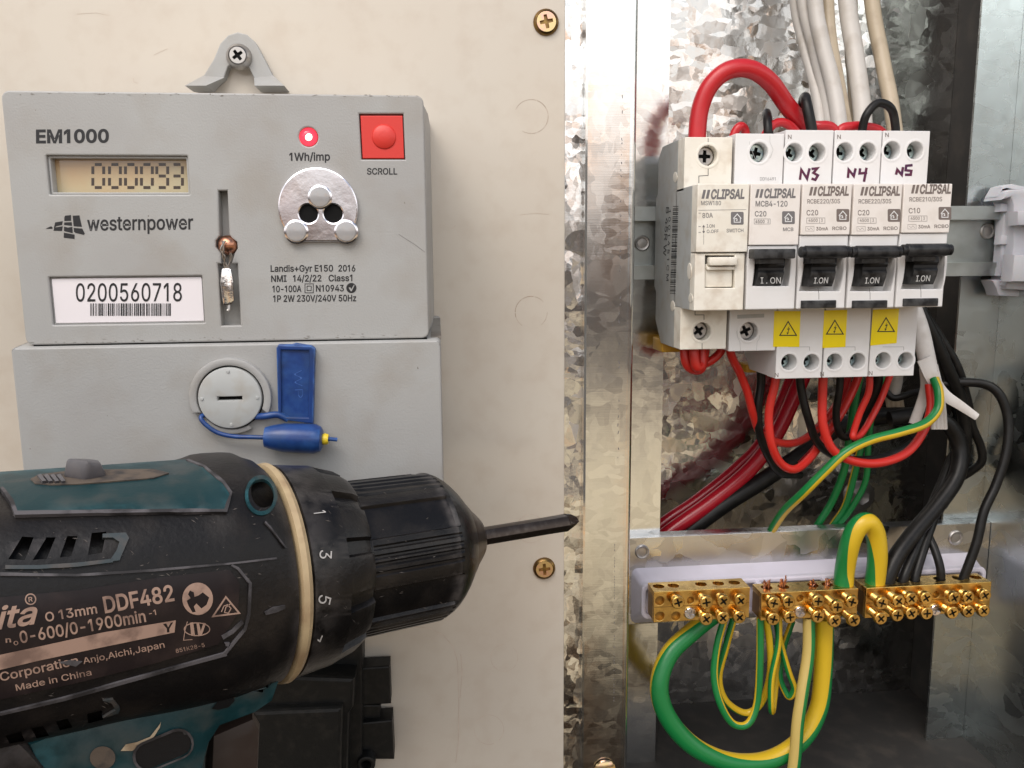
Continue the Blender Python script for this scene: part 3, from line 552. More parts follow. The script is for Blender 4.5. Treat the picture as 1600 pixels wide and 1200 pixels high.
m = MB(); box(m, 77, 261, -10, 95.9, -239, -237.1); obj('cabinet_floor', m, 'shadedark', enc)  # floor coloured dark to stand in for the shade down here
m = MB(); box(m, 60, 77, 51, 95.9, ZB, ZT); obj('inner_side', m, 'shadedark', enc)  # same painted-in shade as the rear side
m = MB()      # faint stamped text line on the post
for k in range(46):
    y = 150+k*12.5+random.uniform(-3, 3)
    if random.random() < .7: line_px(m, [(972+random.uniform(-1, 1)-k*.14, y), (972+random.uniform(-1, 1)-k*.14, y+random.uniform(2, 6))], random.uniform(.6, 1.4), -1.68)
for k in range(60):
    y = 850+k*4.2
    if random.random() < .6: line_px(m, [(960.5-k*.02, y), (960.5-k*.02, y+random.uniform(1, 3))], .8, -1.68)
obj('stamped_marks', m, 'greyink', enc)
def rivet(px, py, Y, r, par, name='rivet', mt='steel'):
    c = pt(px, py, Y); rr = r*abs((pt(px+1, py, Y)-c).x); m = MB()
    lathe(m, [(0, rr), (.5, rr), (.9, rr*.86), (.75, rr*.66), (.4, rr*.6), (.45, rr*.3), (.55, .05)], c, (0,-1,0), 28); return obj(name, m, mt, par)
rv = []
b = pt(1345, 776, 94); m = MB()
lathe(m, [(0, 8.2), (1.0, 8.2), (1.2, 7.6), (1.2, 4.6)], b+Vector((0,2,0)), (0,-1,0), 32); lathe(m, [(0, 4.6), (2.6, 4.4), (3.0, 3.8), (2.4, 2.4), (2.2, .1)], b+Vector((0,.8,0)), (0,-1,0), 6)
obj('fixing_bolt', m, 'steel', enc)
c = pt(945, 1203, -2.2); m = MB(); lathe(m, [(0, 4.4), (.8, 4.2), (1.6, 3.0), (1.8, .1)], c, (0,-1,0), 28); obj('post_screw', m, 'yzinc', enc)
# ---------------------------------------------------------------- din rail
rail = thing('din_rail', 'grey steel top-hat rail running behind the row of circuit breakers', 'mounting rail', (160, 45, 4))
pr_ = [(41.5, 19), (41.5, 13.2), (47.4, 13.2), (47.4, -5.2), (41.5, -5.2), (41.5, -11), (42.6, -11), (42.6, -6.3), (48.5, -6.3), (48.5, 14.3), (42.6, 14.3), (42.6, 19)]
m = MB(); hull(m, [(77.2, y, z) for y, z in pr_], [(256, y, z) for y, z in pr_]); obj('rail_profile', m, 'rail', rail)
rivet(1003, 380, 47.4, 12, rail); rivet(1543, 361, 47.4, 12, rail)
# ================================================================ electricity meter
YM = -45.0; YC = -47.0
meter = thing('electricity_meter', 'grey plastic electricity meter with small display and red scroll button', 'electricity meter', (-58, 0, 8))
def R4(a, b, c, d, Y): return [xz(*a, Y), xz(*b, Y), xz(*c, Y), xz(*d, Y)]
X0, X1, Z1, Z0 = -117.1, .8, 46.4, -25.4
Yf = YM
win = rrect(xz(72,246,Yf)[0], xz(180,304,Yf)[1], xz(293,246,Yf)[0], xz(180,243,Yf)[1], .4)
lab = rrect(xz(82,500,Yf)[0], xz(200,506,Yf)[1], xz(318,470,Yf)[0], xz(200,432,Yf)[1], .3)
slot = [xz(*p, Yf) for p in ((341,298),(355,298),(358,366),(362,372),(370,378),(371,388),(366,396),(362,412),(371,412),(376,508),(346,509),(340,412),(346,412),(345,396),(337,386),(337,376),(343,368))]
btn = [xz(*p, Yf) for p in ((561,178),(630,178),(633,249),(565,249))]
led = [tuple(xz(482,214,Yf)[i]+q[i]-0 for i in (0,1)) for q in circ(0,0,2.75,24)]
m = MB(); solid(m, [rrect(X0, Z0, X1, Z1, 2.2), win, lab, slot, btn, led], YM, YM+4.5, .45)
fr_ = [(x, YM+4.5, z) for x, z in rrect(X0+.1, Z0+.1, X1-.1, Z1-.1, 2.0)]; bk = [(x, -16, z) for x, z in rrect(X0-1.2, Z0-.6, X1+1.6, Z1+1.0, 2.4)]
hull(m, fr_, bk)
hull(m, [(x, -16, z) for x, z in rrect(X0-1.2, Z0-.6, X1+1.6, Z1+1.0, 2.4)], [(x, -.05, z) for x, z in rrect(X0-1.8, Z0-.6, X1+2.2, Z1+.4, 2.4)])
obj('case', m, 'grey', meter)
# lower terminal cover
m = MB(); hull(m, [(x, YC, z) for x, z in rrect(-120.5, -112, 4.2, -26.0, 1.2)], [(x, -.05, z) for x, z in rrect(-121.2, -113, 5.2, -21.8, 1.2)], bev=.5)
obj('terminal_cover', m, 'grey', meter)
m = MB(); box(m, -119.5, 4.2, -42.5, -1, -22.6, -22.35); obj('cover_ledge_grime', m, 'greydark', meter) if False else None
m = MB(); box(m, X0+2, X1-.6, YM+.3, YM+3, -25.95, -25.42); obj('joint_gap', m, 'black', meter)
# mounting ear
Ye = -4.2
o1 = [(302,138),(318,118),(334,92),(344,68),(356,55),(371,50),(386,54),(399,66),(412,90),(426,118),(448,139)]
i1 = [(331,138),(350,121),(356,104),(362,100),(384,100),(389,106),(397,122),(404,138)]
m = MB(); solid(m, [[xz(*p, Ye) for p in o1+i1[::-1]]], Ye, -.1, .35)
for q in ([(318,118),(351,121),(331,141),(299,141)], [(397,121),(427,118),(450,141),(405,141)]):
    a = [pt(*p, Ye-.1) for p in q]; b_ = [Vector((p.x, -12, p.z)) for p in a[2:]]
    hull(m, [a[0], a[1], b_[0], b_[1]], [a[0]+Vector((0,1.5,0)), a[1]+Vector((0,1.5,0)), b_[0]+Vector((0,11,0)), b_[1]+Vector((0,11,0))])
ear = obj('mounting_ear', m, 'grey', meter)
c = pt(371, 86, -7.0); m = MB(); cross_head(m, c, 2.6, depth=1.0, arm=.70, wd=.19, rot=35, mi=0, mi2=1); lathe(m, [(0, 3.0), (.8, 3.7), (1.8, 4.1), (2.8, 4.2)], c+Vector((0,.1,0)), (0,1,0), 28, 0); m.f.pop(-2); m.m.pop(-2)
obj('mounting_screw', m, ['steel', 'black'], meter)
# display
m = MB(); wx0, wx1 = win[0][0], win[0][0]
xs = [p[0] for p in win]; zs = [p[1] for p in win]
box(m, min(xs)+.05, max(xs)-.05, YM+4.05, YM+4.4, min(zs)+.05, max(zs)-.05); dsp = obj('display', m, 'lcd', meter)
m = MB(); Yd = YM+4.0
seg = {'0':'abcdef','1':'bc','9':'abcdfg','3':'abcdg'}
for ch, cx in zip('000093', (152,178,203,228,252,275)):
    y0, y1, hw, ym_ = 257, 293, 8.5, 275
    q = {'a':[(cx-hw+3,y0),(cx+hw-3,y0)], 'd':[(cx-hw+3,y1),(cx+hw-3,y1)], 'g':[(cx-hw+3,ym_),(cx+hw-3,ym_)], 'f':[(cx-hw,y0+3),(cx-hw,ym_-3)], 'b':[(cx+hw,y0+3),(cx+hw,ym_-3)], 'e':[(cx-hw,ym_+3),(cx-hw,y1-3)], 'c':[(cx+hw,ym_+3),(cx+hw,y1-3)]}
    for k in seg[ch]: sheet(m, stroke([(x+1.5, y) for x, y in q[k]], 4.6), P(Yd))
obj('digits', m, 'lcdseg', dsp)
# bezel of the window
for loop, nm in ((win, 'display_bezel'), (lab, 'label_frame')):
    x_ = [p[0] for p in loop]; z_ = [p[1] for p in loop]
    t_ = .7 if nm == 'display_bezel' else .35
    m = MB(); solid(m, [rrect(min(x_)+.03, min(z_)+.03, max(x_)-.03, max(z_)-.03, .3), rrect(min(x_)+t_, min(z_)+t_, max(x_)-t_, max(z_)-t_, .2)], YM+1.0, YM+3.9, .2); obj(nm, m, 'grey', meter)
# id label
x_ = [p[0] for p in lab]; z_ = [p[1] for p in lab]
m = MB(); box(m, min(x_)+.4, max(x_)-.4, YM+.9, YM+4.4, min(z_)+.4, max(z_)-.4, .2); idl = obj('number_label', m, 'paper', meter)
m = MB(); Yl = YM+.82
text(m, '0200560718', 117, 471, 286, 470.5, 28, P(Yl), .006)
xb = 141; 
while xb < 266:
    wb = random.choice((1, 1, 1.6, 2.4)); sheet(m, [[(xb, 474), (xb+wb, 474), (xb+wb, 493.5), (xb, 493.5)]], P(Yl)); xb += wb+random.choice((1, 1.3, 2.2))
obj('lettering', m, 'ink', idl)
# printed lettering on the case
m = MB(); Yp = YM-.06
text(m, 'EM1000', 55, 223, 171, 222, 19.5, P(Yp), .030)
text(m, '1Wh/imp', 451, 251, 516, 250.5, 12, P(Yp), .018)
text(m, 'SCROLL', 573, 272.5, 621, 272.5, 9.6, P(Yp), .018)
text(m, 'Landis+Gyr E150', 422, 424.5, 521, 424, 9.8, P(Yp), .018); text(m, '2016', 528, 424, 556, 424, 9.8, P(Yp), .018)
text(m, 'NMI', 423, 440.5, 448, 440, 9.8, P(Yp), .018); text(m, '14/2/22', 457, 440, 503, 439.5, 9.8, P(Yp), .018); text(m, 'Class1', 513, 439.5, 553, 439, 9.8, P(Yp), .018)
text(m, '10-100A', 425, 456.5, 471, 456, 9.8, P(Yp), .018); text(m, 'N10943', 493, 455.5, 538, 455, 9.8, P(Yp), .018)
text(m, '1P 2W 230V/240V 50Hz', 426, 471.5, 557, 470.5, 9.8, P(Yp), .018)
sheet(m, stroke([(476.5,443.5),(489.5,443.5),(489.5,457.5),(476.5,457.5)], 1.1, True), P(Yp)); sheet(m, stroke([(479.8,447),(486.2,447),(486.2,454),(479.8,454)], 1.1, True), P(Yp))
sheet(m, [circ(549, 450, 8, 24), [(544.5,449.5),(547,448.5),(549,451.5),(553,444.5),(554,446),(549.5,455),(548,455)]], P(Yp))
# wordmark
text(m, 'westernpower', 136, 360, 302, 358, 21.5, P(Yp), .014)
for q in ([(71,357.5),(76,355),(80,353.5),(82,355),(82,357.5)], [(84,357),(86,347.5),(98,345.5),(97,351.5),(88,353.5)], [(83.5,360.5),(85,355.5),(98,353.5),(97,361)], [(100.5,340),(101.5,337),(111,336),(111,345),(100.5,345.5)], [(100,351.5),(100.5,347.5),(112,347),(112.5,353)], [(100,361),(100,354),(106,355.5),(113,354.5),(113.5,359),(113.5,364.5)], [(99.5,371.5),(99.8,363.5),(116.5,366.5),(116.5,373.5)], [(113.5,337),(124,336.5),(128,354.5),(115,353.5)], [(115.5,362),(115,356),(128.5,357),(132.5,365),(131,367),(118,364)]):
    sheet(m, [q], P(Yp))
obj('printed_lettering', m, 'ink', meter)
# lamp
c = pt(482, 214, YM+2.6); m = MB(); lathe(m, [(0, 2.6), (-.9, 2.5), (-1.9, 1.9), (-2.4, 1.0), (-2.5, .05)], c, (0,1,0), 24, 0); lathe(m, [(0, 1.1), (-.1, .9), (-.25, .05)], c+Vector((.3, -2.35, -.3)), (0,1,0), 16, 1)
obj('indicator_lamp', m, ['led', 'ledcore'], meter)
# scroll button
b4 = [xz(*p, YM) for p in ((563,180.5),(629,180.5),(631.5,247.5),(566.5,247.5))]
m = MB(); solid(m, [b4], YM+.15, YM+4.4, .2); c = pt(600, 214, YM+.16)
lathe(m, [(0, 3.6), (-.35, 3.3), (-.75, 2.4), (-.95, 1.2), (-1.0, .05)], c, (0,1,0), 28); obj('scroll_button', m, 'red', meter)
# optical port
c = pt(498, 325, YM); k = abs((pt(499, 325, YM)-c).x)
ol = [(62.5*math.cos(a), 62.5*math.sin(a)-0) for a in [math.radians(x) for x in range(-47, 228, 5)]]
ol = [(x*k, z*k) for x, z in ol if z > -53]; ol = [p for p in ol] ; ol = [(-40*k, -53*k), (40*k, -53*k)]+ol
hl = [[(x*k+q[0], -z*k+q[1]) for q in circ(0, 0, 14.2*k, 24)] for x, z in ((-15.5, 9), (23, 9))]
m = MB(); solid(m, [[(c.x+x, c.z+z) for x, z in l_] for l_ in [ol]+hl], YM-1.5, YM-.05, .5)
port = obj('optical_port', m, 'zinc', meter)
m = MB(); [lathe(m, [(0, 3.0), (.5, 3.0)], pt(498+x, 325+z, YM-.1), (0,-1,0), 24) for x, z in ((-15, 9), (23, 9))]; obj('port_hole_disc', m, 'black', port)  # black discs filling the two port holes
for x, z in ((500, 308), (463, 362), (541, 362)):
    cc = pt(x, z, YM-1.5); m = MB(); lathe(m, [(0, 3.5), (.2, 3.55), (.45, 3.2), (.5, 2.9)], cc, (0,-1,0), 28, 0); m.f.pop(-1); m.m.pop(-1)
    lathe(m, [(0, 2.95), (.45, 2.95), (.75, 2.75), (.9, 2.2), (1.0, .05)], cc, (0,-1,0), 28, 1); obj('clear_peg', m, ['zinc', 'clear'], port)
# round screw cover on the lower part
c = pt(362, 620, YC); k = abs((pt(363, 620, YC)-c).x)
def arc_ring(ro, ri, a0, a1): return [(c.x+ro*k*math.cos(math.radians(a)), c.z+ro*k*math.sin(math.radians(a))) for a in range(a0, a1+1, 6)]+[(c.x+ri*k*math.cos(math.radians(a)), c.z+ri*k*math.sin(math.radians(a))) for a in range(a1, a0-1, -6)]
m = MB(); solid(m, [arc_ring(64, 52, -26, 206)], YC-2.2, YC-.02, .5); solid(m, [arc_ring(60, 52, 222, 300)], YC-1.4, YC-.02, .4); obj('cover_collar', m, 'grey', meter)
m = MB(); lathe(m, [(0, 51.7*k), (.4, 51.7*k), (.45, 50*k)], c, (0,-1,0), 48, 1)
sl = [(c.x+x*k, c.z+z*k) for x, z in ((-19, 2.5), (19, 2.5), (19, -3.5), (-19, -3.5))]
solid(m, [[(c.x+q[0], c.z+q[1]) for q in circ(0, 0, 49.5*k, 48)], sl], YC-2.6, YC-.3, .5, 0)
for a in (0, 90, 180, 270): lathe(m, [(0, .55), (.25, .45), (.3, .05)], c+Vector((43*k*math.cos(math.radians(a)), -2.6, 43*k*math.sin(math.radians(a)))), (0,-1,0), 12, 0)
obj('cover_screw', m, ['mouldgrey', 'black'], meter)
m = MB()
for a in [((623,366),(632,372),(648,382),(664,394))]: line_px(m, a, .6, Yp)
obj('scratch', m, 'greyink', meter)
m = MB()
for k in range(90):
    x = random.uniform(8, 650); y = 144.5+x*.006+abs(random.gauss(0, 1.6)) if k < 45 else 538-x*.02-abs(random.gauss(0, 2.0))
    if k >= 45: x = max(x, 45)
    l_ = random.uniform(1, 9); sheet(m, [[(x, y), (x+l_*.5, y-random.uniform(.2, .8)), (x+l_, y), (x+l_*.5, y+random.uniform(.2, .9))]], P(Yp))
obj('seam_grime', m, 'greydark', meter)
m = MB(); hull(m, [(x_, y_, z_) for x_, y_, z_ in ((1.4, -42.0, -25.3), (4.6, -42.0, -25.3), (4.9, -8, -22.1), (1.9, -8, -22.1))], [(x_, y_, z_-.9) for x_, y_, z_ in ((1.4, -42.0, -25.3), (4.6, -42.0, -25.3), (4.9, -8, -22.1), (1.9, -8, -22.1))]); obj('ledge_dirt', m, 'greydark', meter)
MT['bluemark'] = mat('pale_blue_mark', (.05,.12,.36), .4)
# ---------------------------------------------------------------- blue security seal
seal = thing('security_seal', 'blue plastic security seal looped through the round grey meter cover', 'seal', pt(462, 640, YC-3))
Yb = YC-1.2
m = MB(); solid(m, [[xz(*p, Yb) for p in ((433,543),(436,538),(456,538),(462,536),(488,540),(493,545),(490,662),(486,661),(452,657),(436,653))]], Yb-.6, YC-.02, .35)
solid(m, [[xz(*p, Yb) for p in ((433,543),(436,538),(488,540),(493,545),(490,661),(436,653))], [xz(*p, Yb) for p in ((440,546),(484,547),(483,651),(441,650))]], Yb-1.5, Yb-.5, .35)
flag = obj('flag', m, 'blue', seal)
m = MB(); text(m, 'WP', 459, 577, 461, 624, 13, P(Yb-.68), -.02); obj('lettering', m, 'bluemark', flag)
bc0, bc1 = pt(413, 683, YC-4.2), pt(503, 686, YC-4.2); ax = bc1-bc0; m = MB()
q = abs((pt(463, 684, YC-4.2)-pt(462, 684, YC-4.2)).x)
lathe(m, [(0, 12*q), (1*q, 16*q), (14*q, 20*q), (30*q, 23*q), (78*q, 24*q), (88*q, 20*q), (91*q, 14*q)], bc0, ax, 28); obj('barrel', m, 'blue', seal)
m = MB(); lathe(m, [(0, 8*q), (1, 9.5*q), (2, 8*q)], bc1+ax.normalized()*-.1, ax, 20); obj('yellow_collar', m, 'yellow', seal)
m = MB(); tube(m, [bc1+ax.normalized()*1.5, pt(516, 686, YC-4.2), pt(527, 687, YC-4.2)], 3.2*q, 10); tube(m, [pt(420, 684, YC-4), pt(395, 683, YC-3.6), pt(365, 682, YC-3.2), pt(340, 676, YC-3), pt(322, 664, YC-3), pt(314, 654, YC-2.6), pt(318, 649, YC-1.6), pt(330, 652, YC-.4), pt(345, 660, YC-.2)], 3.6*q, 12)
tube(m, [pt(400, 651, YC-1), pt(415, 650, YC-2.4), pt(434, 648, YC-2.2), pt(450, 655, YC-1.6)], 5.5*q, 12); obj('tail', m, 'blue', seal)
# ---------------------------------------------------------------- crimped wire seal
ws = thing('wire_seal', 'twisted wire seal with crimped silvery ferrule in the narrow meter slot', 'seal', pt(355, 430, YM))
m = MB(); lathe(m, [(-2.6, .2), (-2.4, 1.2), (-1.8, 2.0), (-.9, 2.7), (0, 2.9), (1.2, 2.8), (2, 2.4)], pt(356, 383, YM+1.2), (0,1,0), 28); obj('copper_stud', m, 'copper', ws)
m = MB()
for d in (-1, 1):
    tube(m, [pt(350-d*2, 376, YM-2.8), pt(347+d*2, 390, YM-2.6), pt(350-d*1.5, 402, YM-2), pt(352+d*1.5, 414, YM-1.2), pt(355, 424, YM-.8)], .28, 8)
    tube(m, [pt(360, 395, YM-2.2), pt(361+d, 404, YM-1.6), pt(357-d, 416, YM-1), pt(355+d, 424, YM-.8)], .25, 8)
tube(m, [pt(357, 470, YM-.5), pt(358, 482, YM-.8), pt(356, 486, YM-1)], .5, 8); obj('twisted_wire', m, 'steel', ws)
m = MB(); hull(m, [pt(*p, YM-1.6) for p in ((346,419),(361,419),(365,440),(366,470),(362,476),(349,478),(347,465),(344,440))], [pt(*p, YM+1.2) for p in ((346,419),(361,419),(365,440),(366,470),(362,476),(349,478),(347,465),(344,440))], bev=.6); fer = obj('crimped_ferrule', m, 'lead', ws)
# ================================================================ circuit breakers
YT, YN = 4.0, -12.0
def bezier_side(zt, zb): return [(YT+8, zt), (33, zt), (38.5, zt-4), (38.5, 24), (41.3, 22), (41.3, -14), (38.5, -16), (38.5, zb+9), (30, zb), (YT+8, zb)]
def terminal(par, x0, x1, z0, z1, holes, mt, r, inner='white', scr='zincscrew', depth=6.5, floor=11.5):
    """terminal face with round wells and a zinc screw at the bottom of each"""
    m = MB(); lp = [rrect(x0, z0, x1, z1, .3)]+[circ(hx, hz, r, 28) for hx, hz in holes]
    solid(m, lp, YT, YT+8, .25); b_ = obj('terminal_face', m, mt, par)
    for hx, hz in holes:
        m = MB()
        solid(m, [circ(hx, hz, r*1.32, 30), circ(hx, hz, r*1.04, 30)], YT-.12, YT+.3, .1); obj('well_rim', m, mt, b_)
        m = MB(); cross_head(m, (hx-.2, YT+depth, hz), r*.86, depth=1.2, arm=.72, wd=.20, rot=random.uniform(-40, 40), pts=4); obj('terminal_screw', m, [scr, 'black'], b_)
    return b_
def logo(out, x0, y, x1, h, Y, mi=0):
    w_ = x1-x0; hh = h; sh = .22
    for k in (0, 1):
        a = x0+k*w_*.095; sheet(out, [[(a, y), (a+w_*.06, y), (a+w_*.06+hh*sh, y-hh), (a+hh*sh, y-hh)]], P(Y), mi)
    text(out, 'CLIPSAL', x0+w_*.20, y, x1-3, y-.5, h, P(Y), .034, sh, mi)
def house(out, cx, cy, s_, Y, mi=0, mi2=1):
    sheet(out, [rrect(cx-s_, cy-s_, cx+s_, cy+s_, 2.2)], P(Y), mi)
    sheet(out, stroke([(cx-s_*.62, cy+s_*.05), (cx, cy-s_*.66), (cx+s_*.62, cy+s_*.05)], 1.3), P(Y-.05), mi2)
    sheet(out, stroke([(cx+s_*.48, cy-s_*.02), (cx+s_*.48, cy+s_*.62), (cx-s_*.48, cy+s_*.62), (cx-s_*.48, cy+s_*.1), (cx-s_*.1, cy+s_*.05), (cx, cy+s_*.3), (cx-s_*.2, cy+s_*.38)], 1.2), P(Y-.05), mi2)
def breaker(x0, x1, zt, zb, label, group=None):
    t = thing('circuit_breaker', label, 'circuit breaker', ((x0+x1)/2, 41, 0), group)
    return t
def side_body(t, x0, x1, zt, zb, mt, mid=False):
    pr = bezier_side(zt, zb); m = MB(); hull(m, [(x0, y, z) for y, z in pr], [(x1, y, z) for y, z in pr], bev=.25)
    # nose core
    box(m, x0, x1, YN+6, YT+9, -20.7, 23.7, .2); return obj('body', m, mt, t)
def zpx(y, Y, x=1340): return pt(x, y, Y).z
GRP = 'row of circuit breakers clipped on the rail'
# --- main switch
X = [95.7, 114.9, 134.0, 153.0, 172.0, 190.8]
sw = thing('main_switch', 'yellowed single pole main switch with side barcode and rating 80A, leftmost on rail', 'switch', (105, 41, 0))
x0, x1 = 95.8, 113.9
side_body(sw, x0, x1, 42.0, -36.6, 'mouldgrey')
terminal(sw, x0, x1, 22.5, 41.8, [(pt(1106, 243, YT).x, pt(1106, 243, YT).z)], 'ivory', 3.6, scr='steel', depth=3)
terminal(sw, x0, x1, -36.5, -20, [(pt(1097, 518, YT).x, pt(1097, 518, YT).z)], 'ivory', 3.4, scr='steel', depth=3.5)
m = MB(); xa, xb = x0+.05, 114.6
lb = pt(1130, 394, YN).z
solid(m, [rrect(xa, lb, xb, 23.8, .3)], YN, YN+7, .3)
zz = [pt(1130, y, YN+.9).z for y in (398, 402, 449, 486)]
solid(m, [rrect(xa, -20.7, xb-.4, lb-.4, .3), [xz(1102, 399, YN+.9), xz(1102, 450, YN+.9), xz(1148, 450, YN+.9), xz(1148, 399, YN+.9)]], YN+.9, YN+7, .35)
nose = obj('front_housing', m, 'ivory', sw)
m = MB(); a, b_ = xz(1103, 449, YN+1), xz(1147, 412, YN+1)
box(m, a[0], b_[0], YN+2.2, YN+7.5, a[1], b_[1], .4); box(m, a[0]+.5, b_[0]+.6, YN-.9, YN+3, b_[1]-.6, b_[1]+2.4, .5); box(m, a[0]+.2, b_[0]+.2, YN+.6, YN+3, b_[1]-2.2, b_[1]-1, .3)
obj('rocker', m, 'ivory', sw)
m = MB(); Yp = YN-.06
logo(m, 1096, 310.5, 1166, 14, Yp, 0); text(m, 'MSW180', 1095, 320.5, 1127, 320.5, 6.5, P(Yp), .007, 0, 0); text(m, '80A', 1097, 340.5, 1114, 340, 7.5, P(Yp), .007, 0, 0)
house(m, 1152, 341, 10, Yp, 0, 1); text(m, 'SWITCH', 1135, 363, 1162, 362.5, 5.4, P(Yp), .011, 0, 0)
text(m, 'I.ON', 1104, 355.5, 1117, 355.5, 5, P(Yp), .007); text(m, 'O.OFF', 1104, 364, 1123, 363.8, 5, P(Yp), .007)
sheet(m, stroke([(1099.5, 354), (1099.5, 362)], .9), P(Yp)); sheet(m, [[(1097.3, 355), (1099.5, 351), (1101.7, 355)]], P(Yp)); sheet(m, [[(1097.3, 361), (1101.7, 361), (1099.5, 365)]], P(Yp))
sheet(m, stroke([(1091, 328.5), (1166, 327.5)], .6), P(Yp)); sheet(m, stroke([(1099.5, 366), (1099.5, 382)], .5), P(Yp))
for yy in (333, 354, 363): sheet(m, stroke([(1091.5, yy), (1095, yy)], .8), P(Yp))
sheet(m, stroke([(1106.5, 216), (1106.5, 231)], .8), P(YT-.06), 2); sheet(m, stroke([(1106.5, 257), (1106.5, 274), (1092, 275), (1092, 286)], .9), P(YT-.06), 2)
sheet(m, stroke([(1086, 486), (1086, 492), (1100, 492), (1100, 505)], .9), P(YT-.06), 2); sheet(m, stroke([(1097, 532), (1097, 546)], .8), P(YT-.06), 2)
obj('lettering', m, ['greyink', 'whiteink', 'ink'], sw)
m = MB(); y = 322
while y < 458:                                            # barcode along the left flank
    h_ = random.choice((1, 1, 1.6, 2.6)); xx = 1056-(y-322)*.035
    sheet(m, [[(xx-4.5, y), (xx+4, y), (xx+4, y+h_), (xx-4.5, y+h_)]], lambda a, b: ptx(a, b, x0-.06)); y += h_+random.choice((1, 1.4, 2.4))
text(m, 'B 45R W', 1041, 322, 1036, 400, 4.5, lambda a, b: ptx(a, b, x0-.06), .006); text(m, '1 0 0 1 4 5 1 C M', 1045, 326, 1041, 440, 3.4, lambda a, b: ptx(a, b, x0-.06), .004)
obj('barcode', m, 'ink', sw)
m = MB()                                                   # moulded dimples on the flank
for (a, b_, l_) in ((1077, 424, 13), (1055, 277, 8), (1051, 478, 8), (1079, 466, 7)): hull(m, [ptx(a+3.6*math.cos(t)*.8, b_+l_*math.sin(t), x0-.15) for t in [k*math.pi/6 for k in range(12)]], [ptx(a+4.4*math.cos(t)*.9, b_+l_*1.1*math.sin(t), x0+.1) for t in [k*math.pi/6 for k in range(12)]])
obj('flank_dimple', m, 'ivory', sw)
m = MB(); box(m, x0+.5, x1-4, 30, 44, -40.6, -35.2, .6); obj('rail_latch', m, 'amber', sw)
# --- miniature breaker
mc = thing('circuit_breaker', 'white single pole circuit breaker with square black toggle, next to main switch', 'circuit breaker', (124, 41, 0))
x0, x1 = 115.0, 133.6
side_body(mc, x0, x1, 43.4, -37.6, 'white')
terminal(mc, x0, x1, 22.5, 43.2, [xz(1186, 238, YT)], 'white', 3.5, depth=3.2)
terminal(mc, x0, x1, -37.5, -20, [xz(1170, 518, YT)], 'white', 3.5, scr='steel', depth=3)
def nose_of(t, x0, x1, zlab, rocker, cheeks, mt_lab='label', mt_low='white', raised=.7, square=False):
    """front housing: raised label plate, lower plate with an arched opening, rocker, toggle bar"""
    Yn = YN+raised
    m = MB(); solid(m, [rrect(x0+.1, zlab, x1-.1, 23.9, .35)], YN, YN+7, .3); lp = obj('label_plate', m, mt_lab, t)
    m = MB(); solid(m, [rrect(x0+.08, -20.6, x1-.12, zlab-.15, .35), cheeks], Yn, YN+7, .4)
    obj('front_housing', m, mt_low, t)
    return lp, Yn
def arched(x0, x1, y0, y1, bulge, Y): # opening in photo units
    l_ = []; n = 7
    for i in range(n+1): f_ = i/n; l_.append((x0+bulge*math.sin(f_*math.pi*.5)**2*0 - bulge*(f_**2.2), y0+(y1-y0)*f_))
    for i in range(n+1): f_ = 1-i/n; l_.append((x1-bulge*(f_**2.2), y0+(y1-y0)*f_))
    return [xz(a, b, Y) for a, b in l_]
def rocker(t, px0, px1, y0, y1, lean, txt, dot=False):
    """black rocker: curved drum seen through the opening, grooves, lettering"""
    a, b_ = xz(px0, y1, YN), xz(px1, y0, YN); xa, xb = a[0], b_[0]; zlo, zhi = a[1], b_[1]; m = MB(); prof = []
    for i in range(13):
        f_ = i/12; z = zlo+(zhi-zlo)*f_; y = YN+2.2-3.0*math.sin(math.pi*(.15+.7*f_)); 
        if 6 <= i <= 7: y += .7
        prof.append((y, z))
    ring = prof+[(YN+6.5, zhi), (YN+6.5, zlo)]
    sh = lean*(xb-xa)/(px1-px0)
    hull(m, [(xa-sh*(zhi-z)/(zhi-zlo), y, z) for y, z in ring], [(xb-sh*(zhi-z)/(zhi-zlo), y, z) for y, z in ring])
    r_ = obj('rocker', m, 'toggle', t, ang=20)
    bv = BVHTree.FromPolygons(m.v, [tuple(f) for f in m.f])
    def mp(x, y):
        h = bv.ray_cast(CAM, ray(x, y).normalized()); return (h[0]-ray(x, y).normalized()*.08) if h[0] else pt(x, y, YN-.9)
    mm = MB(); text(mm, txt[0], *txt[1], 9 if not dot else 9.5, mp, .006, .18 if not dot else .0); obj('lettering', mm, 'whiteink', r_)
    return r_
cx_ = arched(1180, 1236, 398, 447, 4, YN+.7)
lpx, Yn = nose_of(mc, x0, x1, zpx(383, YN, 1210), None, cx_, mt_lab='label')
rocker(mc, 1186, 1228, 398, 447, 5, ('I . ON', (1188, 443, 1221, 443)), True)
m = MB(); a, b_ = xz(1173, 406, YN-6), xz(1247, 383, YN-6); box(m, a[0]+1.2, b_[0]-.6, YN-6, YN-.5, a[1]+.3, b_[1]-1.2, .5); box(m, a[0]+4.2, b_[0]-4.0, YN-4.4, YN+3, a[1]-1.5, a[1]+1.5, .4); tg = obj('toggle_bar', m, 'toggle', mc)
Yp = YN-.06; m = MB(); logo(m, 1180, 309, 1246, 13.5, Yp); text(m, 'MCB4-120', 1180, 322.5, 1231, 322.5, 8.5, P(Yp), .012); text(m, 'C20', 1179, 338, 1198, 338, 8, P(Yp), .012); text(m, '4500', 1180, 348.5, 1195, 348.5, 5, P(Yp), .012); text(m, '3', 1198.5, 348.5, 1202, 348.5, 5, P(Yp))
sheet(m, stroke([(1178.5, 342), (1203.5, 342), (1203.5, 350), (1178.5, 350)], .5, True), P(Yp)); house(m, 1232, 340, 10, Yp); text(m, 'MCB', 1223, 361, 1240, 361, 5.4, P(Yp), .011)
